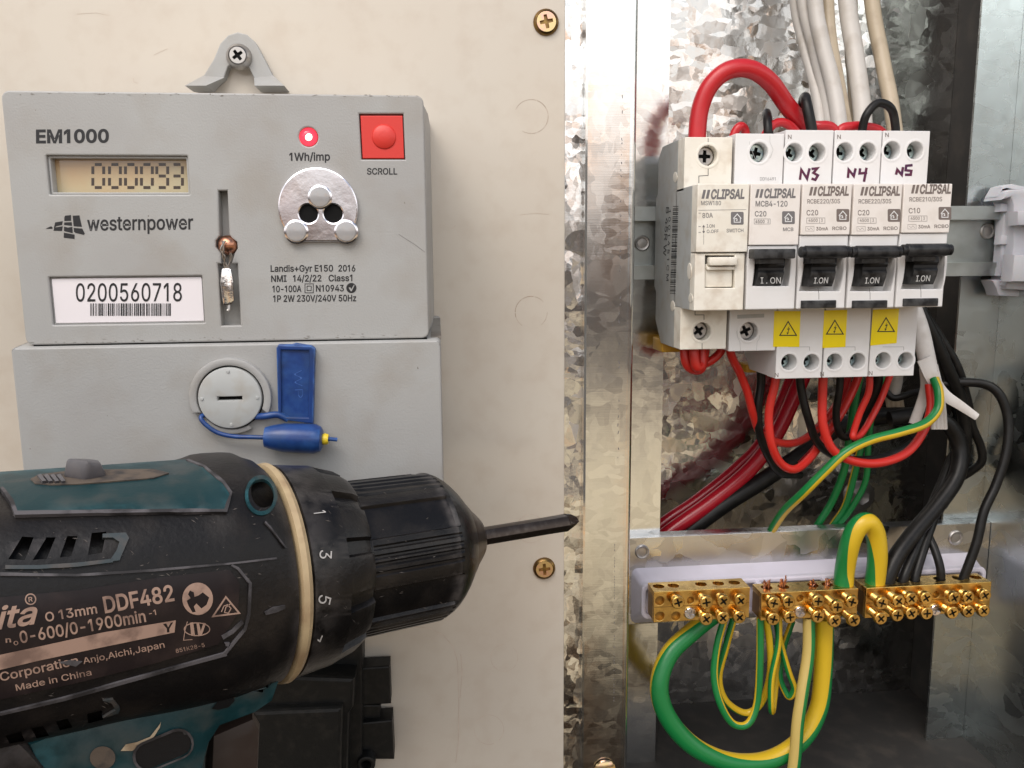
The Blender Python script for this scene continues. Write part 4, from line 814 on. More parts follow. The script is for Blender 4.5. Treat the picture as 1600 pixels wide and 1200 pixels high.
text(m, 'DD16491', 1187, 282, 1213, 282, 5, P(YT-.06), .0); obj('lettering', m, ['greyink', 'whiteink'], mc)
m = MB(); 
for q in (stroke([(1171, 221), (1171, 226), (1176, 238), (1180, 248), (1192, 253), (1204, 246), (1208, 234), (1203, 222), (1203, 212)], .5), stroke([(1151, 517), (1152, 526), (1156, 534), (1157, 548)], .5), stroke([(1188, 517), (1186, 530), (1183, 534), (1182, 548)], .5)): sheet(m, q, P(YT-.06))
sheet(m, [[(1152, 492), (1194, 490), (1194, 496), (1152, 498)]], P(YT-.06)); obj('moulded_line', m, 'mouldgrey', mc)
m = MB(); c = pt(1255, 303, YN+3); lathe(m, [(0, 1.7), (3, 1.7)], c, (0,1,0), 16); obj('side_boss', m, 'toggle', mc)
# --- three combined breakers
SP = [dict(x=(134.1, 152.7), top=[(1241,238),(1277,238)], bot=[(1227,567),(1262,567)], n='N3', np=(1232,217,208), lbl='RCBE220/30S', amp='C20', off=(0,0), word='N3'),
      dict(x=(153.3, 171.7), top=[(1320,237),(1356,237)], bot=[(1298,566),(1334,565)], n='N4', np=(1309,217), lbl='RCBE220/30S', amp='C20', off=(80,0), word='N4'),
      dict(x=(172.2, 190.8), top=[(1394,235),(1430,235)], bot=[(1374,564),(1409,564)], n='N5', np=(1384,214), lbl='RCBE210/30S', amp='C10', off=(159.5,-3.2), word='N5')]
names = ['combined breaker with N3 written above in marker, third device from left', 'combined breaker with N4 written above in marker, between two alike', 'combined breaker with N5 written above in marker, rightmost of the row']
def hand(out, pts, w_, Y=YT-.08): sheet(out, stroke(pts, w_), P(Y))
HW = {'N3': [[(1250,281),(1252,265),(1261,279),(1265,263)], [(1268,264),(1277,263),(1271,270),(1278,274),(1274,281),(1268,279)]],
      'N4': [[(1325,278),(1326,265),(1334,275),(1337,263)], [(1344,263),(1343,271),(1355,270)], [(1354,262),(1352,273),(1350,284)]],
      'N5': [[(1400,273),(1402,265),(1409,273),(1411,261)], [(1426,258),(1416,259),(1415,266),(1424,267),(1423,273),(1414,273)]]}
for k, s_ in enumerate(SP):
    t = thing('circuit_breaker', names[k], 'circuit breaker', ((s_['x'][0]+s_['x'][1])/2, 41, 0), 'combined breakers with yellow warning stickers')
    x0, x1 = s_['x']; ox, oy = s_['off']; s1 = .985; 
    side_body(t, x0, x1, 44.8, -48.4, 'white')
    terminal(t, x0, x1, 22.5, 44.6, [xz(a, b, YT) for a, b in s_['top']], 'white', 3.25, depth=5.2)
    terminal(t, x0, x1, -48.6, -20, [xz(a+6, b-1, YT) for a, b in s_['bot']], 'white', 3.1, depth=6.5)
    def q(x, y): return (x+ox, y+oy)
    lpx, Yn = nose_of(t, x0, x1, zpx(367+oy, YN, 1295+ox), None, arched(1256+ox, 1319+ox, 398+oy, 455+oy, 7, YN+.7), mt_lab='label')
    rocker(t, 1268+ox, 1309+ox, 395+oy, 448+oy, 5, ('I.ON', (1271+ox, 443+oy, 1294+ox, 442.5+oy)))
    a, b_ = xz(1253+ox, 404+oy, YN-6), xz(1334+ox, 383+oy, YN-6); m = MB(); zc = (a[1]+b_[1])/2
    lathe(m, [(0, 1.7), (.3, 2.0), (1.6, 2.0), (1.9, 2.25), (b_[0]-a[0]-2.2, 2.25), (b_[0]-a[0]-1.9, 2.0), (b_[0]-a[0]-.6, 2.0), (b_[0]-a[0]-.4, 1.7)], (a[0], YN-4.2, zc), (1,0,0), 20)
    xm = (a[0]+b_[0])/2; box(m, xm-5.0, xm+4.2, YN-3.6, YN+4, zc-4.2, zc-1, .5); obj('toggle_bar', m, 'toggle', t)
    m = MB(); a, b_ = xz(1252+ox, 482+oy, YN), xz(1307+ox, 469+oy, YN); box(m, a[0], b_[0], YN-.1, YN+3, a[1], b_[1], .25); obj('test_button', m, 'toggle', t)
    m = MB(); sheet(m, stroke([q(1278, 450), q(1279.5, 458), q(1279.5, 468)], .8), P(Yn-.05)); 
    sheet(m, stroke([q(1270 if k else 1255, 543), q(1302, 543), q(1302, 550)], .5) if False else stroke([(s_['bot'][0][0]+5, 542), (s_['bot'][0][0]+38, 542), (s_['bot'][0][0]+38, 548)], .5), P(YT-.05))
    obj('moulded_line', m, 'mouldgrey' if False else 'greyink', t)
    m = MB(); bx = s_['bot'][0][0]; Yw = YT-.15
    sy = [[(1210,486),(1251,486),(1249,542),(1208,542)], [(1288,485),(1324,484),(1321,542),(1285,544)], [(1364,484),(1405,482),(1401,536),(1360,540)]][k]
    solid(m, [[xz(*p, Yw) for p in sy]], Yw, YT-.01, .03); st = obj('warning_sticker', m, 'warn', t)
    cx0 = sum(p[0] for p in sy)/4+(2 if k != 1 else 0); cy0 = [514, 512, 508][k]; m = MB()
    sheet(m, stroke([(cx0, cy0-11.5), (cx0+13, cy0+10), (cx0-13, cy0+10)], 1.6, True), P(Yw-.06))
    sheet(m, [[(cx0+2.6, cy0-5.5), (cx0-1.8, cy0+1.2), (cx0+.6, cy0+.8), (cx0-1.2, cy0+6), (cx0-2.6, cy0+4.8), (cx0-1.2, cy0+9), (cx0+1.4, cy0+5.2), (cx0-.1, cy0+5.8), (cx0+2.8, cy0-1.2), (cx0+.3, cy0-.4)]], P(Yw-.06)); obj('hazard_symbol', m, 'ink', st)
    m = MB(); logo(m, 1264+ox, 305.5+oy, 1329+ox, 13.5, Yp, 0); text(m, s_['lbl'], 1261+ox, 318+oy, 1313+ox, 317.5+oy, 6.6, P(Yp), .007); text(m, s_['amp'], 1260+ox, 336.5+oy, 1279+ox, 336+oy, 8, P(Yp), .007)
    text(m, '4500', 1263+ox, 346.5+oy, 1278+ox, 346.5+oy, 4.6, P(Yp), .007); text(m, '3', 1282.5+ox, 346.5+oy, 1286+ox, 346.5+oy, 4.6, P(Yp))
    sheet(m, stroke([q(1260.5,340.5), q(1289,340.5), q(1289,348.8), q(1260.5,348.8)], .5, True), P(Yp)); sheet(m, stroke([q(1280.5,341), q(1280.5,348.4)], .5), P(Yp))
    sheet(m, stroke([q(1259,354), q(1272,354), q(1272,361), q(1259,361)], .4, True), P(Yp)); sheet(m, stroke([q(1261,356), q(1264,359), q(1267,356), q(1270,359)], .4), P(Yp)); text(m, '30mA', 1275+ox, 360+oy, 1294+ox, 359.7+oy, 5.2, P(Yp), .013); text(m, 'RCBO', 1300+ox, 359.5+oy, 1323+ox, 359+oy, 5.2, P(Yp), .011)
    house(m, 1317+ox, 336.5+oy, 10, Yp, 0, 1)
    text(m, 'N', s_['np'][0]-1.5, s_['np'][1], s_['np'][0]+5.5, s_['np'][1], 6.4, P(YT-.06), .006); text(m, 'N', s_['bot'][0][0]-17, 589-k*1.4, s_['bot'][0][0]-10, 589-k*1.4, 6.4, P(YT-.06), .006)
    obj('lettering', m, ['brownink', 'whiteink'], t)
    m = MB()
    for st_ in HW[s_['word']]: hand(m, st_, 4.0)
    obj('handwritten_mark', m, 'purpleink', t)
    if k == 0:
        m = MB(); box(m, x0+.3, x0+5, 34, 44, -50.5, -47, .4); obj('rail_latch', m, 'amber', t)
# ---------------------------------------------------------------- end clip on the rail
clip = thing('rail_end_clip', 'translucent grey plastic end clip at the right end of the rail', 'end clip', (256, 40, 4))
m = MB(); Yk = 34
solid(m, [[xz(*p, Yk) for p in ((1572,300),(1580,296),(1640,296),(1640,456),(1574,452),(1572,446),(1578,436),(1584,380),(1584,320),(1580,308),(1566,312))]], Yk, 46, .8)
solid(m, [[xz(*p, Yk-4) for p in ((1588,330),(1640,330),(1640,352),(1588,352))]], Yk-5, Yk+1, .6)
solid(m, [[xz(*p, Yk-4) for p in ((1580,398),(1640,398),(1640,440),(1576,440))]], Yk-6, Yk+1, .8)
for a, b_ in ((318, 331), (368, 382), (418, 431)): solid(m, [[xz(*p, 39) for p in ((1562,a),(1580,a),(1580,b_),(1560,b_))]], 38, 42, .4)
solid(m, [[xz(*p, 39) for p in ((1571,318),(1584,318),(1577,431),(1562,431))]], 39.4, 44, .4)
obj('clip_body', m, 'clipgrey', clip)
m = MB(); solid(m, [[xz(*p, 40) for p in ((1546,438),(1572,436),(1575,450),(1596,455),(1640,456),(1640,466),(1556,462),(1552,450))]], 38, 46, .7)
obj('clip_foot', m, 'clipgrey', clip); m = MB(); solid(m, [[xz(*p, 40) for p in ((1553,308),(1562,292),(1576,288),(1596,292),(1640,292),(1640,300),(1560,300))]], 38, 46, .5); obj('clip_foot', m, 'clipgrey', clip)
# ================================================================ link bars on their holder
Ybk = 43.0
br = thing('bar_bracket', 'flat galvanised steel bracket strip spanning the cabinet behind the brass bars', 'bracket', (165, Ybk, -140))
zt = pt(1000, 840, Ybk).z; zb = pt(1000, 975, Ybk).z
m = MB(); box(m, 77.2, 258.2, Ybk, Ybk+1.2, zb, zt, .2); box(m, 77.2, 258.2, Ybk+1.3, 49.8, zt-1.2, zt, .1); obj('strip', m, 'galvb', br)
rivet(1003, 862, Ybk, 11, br); rivet(996, 955, Ybk, 11, br); rivet(1493, 840, Ybk, 11, br)
ho = thing('bar_holder', 'long pale lilac plastic tray holding the three brass link bars', 'holder', (165, 35, -145))
Yh = 30.0
bkr = [pt(*p, Ybk-.05) for p in ((990, 884), (1500, 868), (1548, 960), (990, 968))]
zz0, zz1 = pt(1200, 903, Yh).z, pt(1200, 958, Yh).z
xl, xr = pt(1003, 920, Yh).x, pt(1541, 905, Yh).x
xbL, xbR = pt(990, 884, Ybk).x, pt(1512, 868, Ybk).x
ztb, zbb = pt(1200, 878, Ybk).z, pt(1200, 962, Ybk).z
m = MB(); hull(m, [(x, Yh+3, z) for x, z in rrect(xl, zz1, xr, zz0, 3)], [(x, Ybk-.05, z) for x, z in rrect(xbL-1, zbb, xbR+3, ztb, 3)])
solid(m, [rrect(xl, zz1, xr, zz0, 3), rrect(xl+2.0, zz1+2, xr-2, zz0-2.4, 2)], Yh, Yh+3.2, .7)
obj('tray', m, 'lilac', ho)
pl = pt(1183, 900, Yh); m = MB(); box(m, pl.x-1.2, pl.x+1.2, Yh-3, Yh+3, zz1, zz0-1, .4); box(m, 170.5, 172.5, Yh-3, Yh+3, zz1, zz0-1, .4); obj('divider', m, 'lilac', ho)
BY0, BY1 = 17.0, 27.0
def screw_mesh(r, sh, L_):
    m = MB(); cross_head(m, (0, 0, 0), r*.9, depth=.9, arm=.72, wd=.15, rot=0)
    lathe(m, [(0, r*1.0), (.5, r*1.06), (1.5, r*1.06), (2.0, sh)]+[(2.0+.35*k, sh*(1.0 if k % 2 else .86)) for k in range(1, int((L_-2)/.35))]+[(L_, sh*.9)], (0, .2, 0), (0,1,0), 20, 0); m.f.pop(-2); m.m.pop(-2)
    return m
_scr = {}
def put_screw(px, py, Yhd, par, rot, r=2.7, mats=('brass', 'black'), L_=None, nm='clamp_screw'):
    c = pt(px, py, Yhd); L_ = L_ or (BY0+2.5-Yhd)
    key = (round(L_, 1), r, mats, rot)
    m0 = screw_mesh(r, r*.72, L_); Rm = Matrix.Rotation(math.radians(rot), 3, 'Y'); m = MB(); m.v = [Rm@v+c for v in m0.v]; m.f = m0.f; m.m = m0.m
    return obj(nm, m, list(mats), par)
def bar(px0, px1, pyT, pyB, screws, empt, mount, small, tops, label, dy=0):
    a, b_ = pt(px0, pyT[0], BY0), pt(px1, pyT[1], BY0); zlo = pt(px0, pyB, BY0).z; zhi = a.z
    t = thing('link_bar', label, 'brass bar', ((a.x+b_.x)/2, BY0+5, (zlo+zhi)/2), 'brass link bars on the plastic holder')
    m = MB()
    holes = [[(xz(x, y, BY0)[0]+q[0], xz(x, y, BY0)[1]+q[1]) for q in circ(0, 0, 1.95, 20)] for x, y in empt]+[[(xz(x, y, BY0)[0]+q[0], xz(x, y, BY0)[1]+q[1]) for q in circ(0, 0, 1.5, 20)] for x, y in small]
    solid(m, [rrect(a.x, zlo, b_.x, zhi, .3)]+holes, BY0, BY0+2, .2)
    ym = (BY0+BY1)/2+.8
    th = []
    for x in tops:
        c = pt(x, pyT[0]-6, ym); th.append([(c.x+q[0], ym+q[1]) for q in circ(0, 0, 2.4, 22)])
    solid(m, [rrect(a.x, BY0+2.02, b_.x, BY1, .3)]+th, zhi-2.6, zhi, .15, fr='Z')
    box(m, a.x+.2, b_.x-.2, BY0+2.05, BY1, zlo+.1, zhi-2.65, .2, mi=1)
    zm = (zlo+zhi)/2; body = obj('bar', m, ['brass', 'brassdark'], t)
    m = MB(); box(m, a.x+.3, b_.x-.3, BY0-.04, BY0+.1, zm-.12, zm+.12); obj('bar_seam', m, 'brassdark', t)
    for i, (x, y, Yd) in enumerate(screws): put_screw(x, y, BY0-(BY0-Yd)*.62, t, random.uniform(0, 90))
    x, y = mount; put_screw(x, y, BY0-1.0, t, 20, r=2.5, mats=('zinc', 'steel'), L_=3.5, nm='mounting_screw')
    return t, zhi, ym
b1_, z1_, ym_ = bar(1022, 1172, (925, 921), 973, [(1060,942,10),(1104,942,8),(1131,940,9.5),(1158,939,11),(1104,968,8),(1130,966,9),(1156,965,10)], [(1031,939),(1031,963),(1056,963)], (1079,959), [(1079,938)],
    [1029,1052,1095,1122,1147], 'left brass link bar with empty holes at its left end')
b2_, z2_, _ = bar(1190, 1341, (927, 925), 970, [(1210,943,9),(1233,941,9),(1279,940,8),(1309,949,3),(1332,941,7),(1209,968,9),(1235,965,10),(1279,964,7),(1305,971,3),(1335,970,6)], [], (1251,957), [(1250,935)],
    [1198,1224,1270,1292,1318], 'middle brass link bar with bare copper strands poking from its top')
b3_, z3_, _ = bar(1354, 1549, (919, 915), 966, [(1379,943,6),(1405,940,6.5),(1425,936,9),(1448,935,10),(1492,935,9),(1514,934,9.5),(1540,931,11),(1377,967,5),(1403,962,6),(1425,959,8.5),(1449,959,9),(1489,958,8),(1514,956,9),(1538,955,10)], [], (1463,954), [(1463,929)],
    [1364,1387,1407,1428,1467,1496,1523], 'right brass link bar, the longest, with black neutral wires in its top')
# ================================================================ cables
def cable(name, label, cat, paths, mats, group=None, stripe=None, tw=(0,0), n=14, flat=1.0):
    """paths: list of (points (px,py,Y), diameter in photo pixels)"""
    m = MB()
    for ps, dpx in paths:
        q = [pt(*p)+(Vector([random.uniform(-.35, .35) for _ in range(3)]) if (0 < i_ < len(ps)-1 and dpx < 20) else Vector()) for i_, p in enumerate(ps)]; mid = ps[len(ps)//2]; k = (pt(mid[0]+1, mid[1], mid[2])-pt(*mid)).length
        tube(m, q, dpx*k/2, n, 8, 0, stripe, tw, flat)
    o = obj(name, m, mats, ang=60); tag(o, label, cat, group); recentre(o); return o
RED = 'red wires between the breakers'; BLK = 'black wires around the breakers'; GY = 'green and yellow earth wires'; WH = 'white sheathed supply cables'
# supply cables coming down from above
for ps, d_, mt_, lb in [
    ([(1240,-20,66),(1255,60,62),(1275,150,52),(1286,235,40)], 16, 'pvcwhite', 'leftmost pale sheathed cable coming down behind the breakers'),
    ([(1254,-20,60),(1270,70,56),(1292,160,48),(1303,235,36)], 19, 'pvcwhite', 'second pale cable from left, half hidden by the white one beside it'),
    ([(1272,-20,54),(1283,60,50),(1303,140,44),(1317,235,34)], 23, 'pvcwhite', 'thick white cable in the middle of the left bundle'),
    ([(1292,-20,60),(1297,60,56),(1309,130,50),(1328,235,40)], 19, 'pvcbeige', 'beige aged cable on the right edge of the left bundle'),
    ([(1330,60,70),(1334,120,66),(1342,235,50)], 20, 'pvcbeige', 'dim beige cable hidden behind the thick lone white cable'),
    ([(1322,-20,60),(1335,80,54),(1346,160,46),(1351,235,36)], 26, 'pvcwhite', 'thick lone white cable above the N4 breaker'),
    ([(1360,-20,62),(1378,90,56),(1392,160,48),(1402,235,38)], 22, 'pvcbeige', 'rightmost yellowed cable passing behind the black loop')]:
    a_, b_ = ps[0], ps[1]; ps = [(a_[0]-(b_[0]-a_[0])*.9, a_[1]-260, a_[2]+4)]+ps
    cable('supply_cable', lb, 'cable', [(ps, d_)], [mt_], WH)
cable('red_cable', 'thick red cable arching over the main switch from its top terminal', 'cable', [([(1088,260,16),(1089,215,16),(1094,170,16),(1110,133,15),(1138,110,14),(1172,108,14),(1203,128,16),(1230,165,20),(1258,200,24),(1290,240,28)], 27)], ['pvcred'], RED, n=20)
cable('red_wire', 'small red wire loop just right of the main switch top', 'wire', [([(1141,235,18),(1146,208,18),(1155,197,18),(1164,206,20),(1166,235,20)], 13)], ['pvcred'], RED)
cable('red_wire', 'slim red wire bridging over the single pole breaker top', 'wire', [([(1186,235,18),(1198,206,18),(1214,192,19),(1232,196,20),(1248,212,20),(1256,240,20)], 13)], ['pvcred'], RED)
cable('red_wire', 'red wire lying across the tops behind the N3 breaker', 'wire', [([(1244,235,24),(1262,202,24),(1280,196,22),(1300,202,22),(1318,230,22)], 15)], ['pvcred'], RED)
cable('red_wire', 'red wire lying across the tops behind the N4 breaker', 'wire', [([(1296,235,22),(1312,202,22),(1330,196,22),(1350,198,22),(1378,205,22),(1392,235,22)], 13)], ['pvcred'], RED)
cable('black_wire', 'short upright black wire over the single pole breaker', 'wire', [([(1201,240,14),(1200,205,13),(1198,184,16),(1198,178,22),(1200,190,28),(1203,235,30)], 13)], ['pvcblack'], BLK)
cable('black_wire', 'upright black wire at the left edge of the N3 breaker top', 'wire', [([(1271,240,13),(1268,205,13),(1262,165,15),(1258,152,20),(1256,170,26),(1258,240,28)], 16)], ['pvcblack'], BLK)
cable('black_wire', 'black wire looping up between N4 and N5', 'wire', [([(1346,240,18),(1347,205,18),(1354,178,17),(1371,160,17),(1389,167,17),(1399,188,18),(1402,240,18)], 12.5)], ['pvcblack'], BLK)
# below the breakers
cable('red_wire', 'double red loop bulging under the main switch', 'wire', [([(1072,520,18),(1070,556,16),(1078,573,16),(1092,576,18),(1100,560,20),(1104,520,22)], 16), ([(1086,520,14),(1083,552,12),(1088,572,12),(1096,566,14),(1096,520,16)], 15), ([(1134,530,22),(1126,552,22),(1108,566,22),(1090,572,24)], 13)], ['pvcred2'], RED)
cable('red_wire', 'red wire leaving the single pole breaker and swinging down right', 'wire', [([(1140,520,18),(1143,552,18),(1155,583,22),(1168,612,24),(1178,650,26),(1192,680,30),(1224,693,34),(1258,684,38),(1290,655,44),(1330,600,50)], 12)], ['pvcred2'], RED)
cable('red_main_cable', 'thick red mains cable running diagonally down left to the tray', 'cable', [([(1275,540,78),(1245,610,76),(1212,680,74),(1170,735,72),(1110,785,70),(1050,828,68),(1000,868,66)], 23)], ['pvcmains'], RED, n=20)
cable('red_main_cable', 'dim red mains cable behind the brighter thick red one', 'cable', [([(1255,540,88),(1225,620,86),(1190,690,84),(1150,733,84),(1090,780,82),(1040,815,80),(990,855,78)], 18)], ['pvcmains'], RED, n=16)
cable('black_main_cable', 'thick black mains cable running diagonally beneath the red mains cable', 'cable', [([(1560,790,70),(1520,690,66),(1480,660,64),(1430,650,66),(1365,652,68),(1310,668,70),(1260,705,70),(1190,752,70),(1130,790,70),(1070,835,70),(1030,870,70)], 25)], ['pvcblack'], BLK, n=20)
cable('black_wire', 'black wire curving down from the left of the N3 breaker', 'wire', [([(1188,570,26),(1189,600,26),(1184,640,26),(1186,680,28),(1200,715,32),(1220,738,38),(1250,742,46)], 12.5)], ['pvcblack'], BLK)
cable('red_wire', 'long red wire hanging in a deep U below the N3 breaker', 'wire', [([(1215,570,18),(1211,600,18),(1203,645,18),(1204,690,18),(1218,722,20),(1240,732,22),(1265,716,26),(1290,684,30),(1318,640,34),(1340,592,36),(1345,560,36)], 12.5)], ['pvcred2'], RED)
cable('black_wire', 'black wire hanging under the N3 breaker and sweeping right', 'wire', [([(1248,570,20),(1252,610,20),(1264,655,20),(1280,695,24),(1315,716,28),(1360,718,30),(1405,706,32),(1445,680,36)], 12)], ['pvcblack'], BLK)
cable('red_wire', 'red wire sweeping from under N4 to the split white sheath', 'wire', [([(1287,570,16),(1285,620,16),(1286,665,16),(1300,702,16),(1335,722,16),(1375,724,18),(1415,708,20),(1442,678,22),(1455,640,24),(1452,600,26)], 13)], ['pvcred2'], RED)
cable('red_wire', 'short red hook hanging below the N5 breaker', 'wire', [([(1358,570,16),(1356,610,16),(1343,645,17),(1334,672,18),(1334,684,18),(1344,680,20),(1358,660,24),(1376,625,26),(1391,585,26)], 10)], ['pvcred2'], RED)
cable('red_wire', 'dark red wire behind the U of the N3 wire', 'wire', [([(1330,570,40),(1318,610,42),(1300,660,46),(1275,700,50),(1250,725,52)], 10)], ['pvcred'], RED)
cable('black_wire', 'short black wire hooking round below the N4 breaker', 'wire', [([(1314,570,24),(1310,610,24),(1306,645,25),(1310,676,26),(1322,684,28),(1334,672,32),(1350,640,36)], 11)], ['pvcblack'], BLK)
cable('black_wire', 'black wire slanting down left from the N5 breaker', 'wire', [([(1374,570,28),(1368,610,30),(1352,650,34),(1338,690,40)], 14)], ['pvcblack'], BLK)
cable('black_wire', 'thin black wire stretched level behind the white cable stub', 'wire', [([(1384,612,52),(1398,622,50),(1430,614,48),(1470,608,46)], 10)], ['pvcblack'], BLK)
cable('cable_stub', 'short white sheathed stub seen under the right end of N5', 'cable', [([(1400,560,50),(1402,590,52),(1396,618,54)], 17)], ['pvcwhite'], WH)
gy = dict(mats=['pvcyellow', 'pvcgreen'], group=GY, stripe=1)
cable('earth_wire', 'bright earth wire crossing from the split sheath to the lower left', 'wire', [([(1460,592,24),(1468,612,20),(1464,640,18),(1444,662,16),(1405,676,14),(1360,687,14),(1322,706,14),(1288,738,16),(1255,770,20),(1224,800,32),(1204,832,47),(1188,862,56)], 14)], tw=(10,-10), **gy)
cable('earth_wire', 'leftmost of three slim earth wires slanting down to the tray', 'wire', [([(1345,580,46),(1336,630,46),(1328,680,48),(1318,735,50),(1300,785,52),(1278,820,54),(1258,860,56)], 11)], tw=(-60,-50), **gy)
cable('earth_wire', 'middle of three slim earth wires slanting down to the tray', 'wire', [([(1370,580,50),(1358,640,48),(1344,700,48),(1334,745,50),(1320,790,52),(1300,820,54),(1278,860,56)], 10.5)], tw=(-120,-100), **gy)
cable('earth_wire', 'rightmost of three slim earth wires slanting down to the tray', 'wire', [([(1388,570,44),(1366,630,44),(1358,690,46),(1353,750,48),(1330,795,50),(1308,825,52),(1290,860,54)], 9)], tw=(-90,-60), **gy)
cable('earth_jumper', 'fat green and yellow hoop joining the middle and right brass bars', 'wire', [([(1318,914,22.5),(1320,890,22.5),(1328,850,20),(1340,824,19),(1355,816,19),(1367,832,20),(1371,868,21),(1367,910,22.5)], 29)], tw=(190,30), n=24, **gy)
cable('earth_cable', 'fattest earth cable sweeping a wide curve under the left bar', 'cable', [([(1118,958,30),(1085,984,28),(1046,1022,24),(1030,1072,20),(1044,1122,18),(1084,1166,17),(1140,1190,17),(1200,1188,18),(1250,1158,20),(1278,1110,22),(1286,1050,23),(1288,965,23)], 27.5)], tw=(215,410), n=24, **gy)
cable('earth_cable', 'pale yellow earth cable hanging straight down past the frame edge', 'cable', [([(1264,965,20),(1262,1020,18),(1254,1080,15),(1247,1130,13),(1242,1180,12),(1234,1240,12)], 18)], tw=(185,175), n=18, mats=['pvcpale', 'pvcgreen'], group=GY, stripe=1)
cable('earth_wire', 'slim earth wire making the lowest thin loop below the bars', 'wire', [([(1134,960,26),(1122,1005,24),(1117,1055,22),(1124,1100,20),(1145,1130,19),(1168,1130,19),(1184,1100,20),(1186,1040,21),(1188,965,22)], 11)], tw=(0,-70), **gy)
cable('earth_wire', 'slim earth wire looping just inside the lowest thin loop', 'wire', [([(1148,960,30),(1134,1010,30),(1123,1060,30),(1135,1095,30),(1165,1114,30),(1190,1095,28),(1202,1050,26),(1203,1000,24),(1196,965,23)], 10.5)], tw=(0,60), **gy)
cable('earth_wire', 'slim earth wire hanging in a narrow hairpin right of the loops', 'wire', [([(1217,960,24),(1215,1005,23),(1207,1060,22),(1204,1104,22),(1207,1108,26),(1212,1060,30),(1216,1000,32),(1212,965,32)], 9.5)], tw=(20,20), **gy)
cable('earth_wire', 'short twisted earth loop beside the pale yellow cable', 'wire', [([(1212,965,26),(1220,1010,26),(1232,1050,25),(1240,1075,25),(1236,1090,26),(1226,1080,28),(1218,1055,30),(1224,1015,32),(1238,970,32)], 9.5)], tw=(0,60), **gy)
# black neutrals at the right
cable('neutral_cable', 'thickest black cable sweeping down to the left end of the right bar', 'cable', [([(1390,655,48),(1440,648,46),(1480,662,44),(1500,700,42),(1494,745,38),(1464,790,34),(1430,830,30),(1402,868,26),(1385,905,23),(1382,925,23)], 24)], ['pvcblack'], BLK, n=20)
cable('neutral_wire', 'far right slim black wire bowing outward across the bare steel lip', 'wire', [([(1462,602,46),(1500,598,42),(1540,600,38),(1562,618,35),(1575,655,32),(1573,705,30),(1557,755,28),(1538,800,26),(1526,845,24),(1512,885,23),(1498,922,23)], 13.5)], ['pvcblack'], BLK)
cable('neutral_wire', 'black wire dropping beside the thickest one to a bar hole with space each side', 'wire', [([(1505,700,52),(1478,760,46),(1456,800,38),(1450,830,34),(1462,860,28),(1470,890,24),(1470,925,23)], 12)], ['pvcblack'], BLK)
cable('neutral_wire', 'black wire entering the hole right of the thickest black cable', 'wire', [([(1495,650,58),(1490,700,52),(1474,745,46),(1452,800,38),(1434,850,30),(1414,895,24),(1406,925,23)], 14)], ['pvcblack'], BLK)
cable('neutral_wire', 'black wire squeezed third from left in the right bar', 'wire', [([(1510,640,60),(1500,710,54),(1480,760,46),(1458,810,36),(1442,860,28),(1430,900,24),(1428,925,23)], 13)], ['pvcblack'], BLK)
cable('black_wire', 'fat black cable bending down behind the right breaker edge', 'wire', [([(1430,470,44),(1455,520,42),(1480,575,42),(1500,625,44),(1508,680,46),(1500,740,48),(1470,790,50)], 18)], ['pvcblack'], BLK, n=18)
cable('black_wire', 'black wire arcing along the cabinet lip beside the bundle', 'wire', [([(1440,480,50),(1472,530,48),(1496,572,46),(1512,625,46),(1518,665,46),(1532,695,46),(1533,720,46),(1520,736,48),(1495,750,52)], 12)], ['pvcblack'], BLK)
cable('black_wire', 'black wire filling the inside of the right bundle', 'wire', [([(1428,500,56),(1450,560,54),(1478,620,52),(1490,680,54),(1478,740,58)], 15)], ['pvcblack'], BLK)
# split white sheath
sh = thing('split_sheath', 'split white cable sheath peeled open with a curled pointed flap', 'cable sheath', pt(1460, 590, 30))
def band(par, ps, w0, w1, name, mt='sheathw', th=.7, Yo=0, curl=1.5):
    q = smooth_path([pt(*p) for p in ps], 6); m = MB(); n = len(q); vs_ = []; K = 7
    for side in (0, 1):
        for i in range(n):
            T = (q[min(i+1, n-1)]-q[max(i-1, 0)]).normalized(); u, v = frame_of(T); wd = (w0+(w1-w0)*i/(n-1))/2*.27
            for j in range(K):
                s_ = -1+2*j/(K-1); vs_.append(q[i]+v*s_*wd-u*((s_*s_)*curl)-u*side*th)
    fs = []
    for side in (0, 1):
        for i in range(n-1):
            for j in range(K-1): a = side*n*K+i*K+j; fs.append((a, a+1, a+K+1, a+K) if side else (a, a+K, a+K+1, a+1))
    H = n*K
    for i in range(n-1):
        fs.append((i*K, H+i*K, H+(i+1)*K, (i+1)*K)); fs.append((i*K+K-1, (i+1)*K+K-1, H+(i+1)*K+K-1, H+i*K+K-1))
    for j in range(K-1): fs.append((j, j+1, H+j+1, H+j)); e = (n-1)*K+j; fs.append((e, H+e, H+e+1, e+1))
    m.add(vs_, fs); return obj(name, m, mt, par)
m = MB(); tube(m, [pt(1426,480,36), pt(1438,515,34), pt(1446,550,32), pt(1452,580,31)], 3.7, 16, 6, flat=.8); obj('sheath', m, 'sheathw', sh)
band(sh, [(1446,560,27),(1458,590,26),(1476,616,25),(1502,634,24),(1528,652,23)], 25, 11, 'flap', curl=.5)
band(sh, [(1448,575,32),(1450,605,31),(1444,630,30),(1432,664,29)], 16, 18, 'flap')
for k in range(4): band(sh, [(1452+k*4,570,34+k*.4),(1458+k*5,610,34),(1459+k*6,640,34),(1461+k*6,671,34)], 7, 8, 'pleat', curl=.8)
sh2 = thing('split_sheath', 'grimy cut sheath end with pleats seen under the N5 breaker, half hidden', 'cable sheath', pt(1405, 640, 66))
for k in range(4): band(sh2, [(1388+k*7,618,68),(1394+k*7,660,68)], 8, 8, 'pleat', mt='pvcbeige', curl=.8)
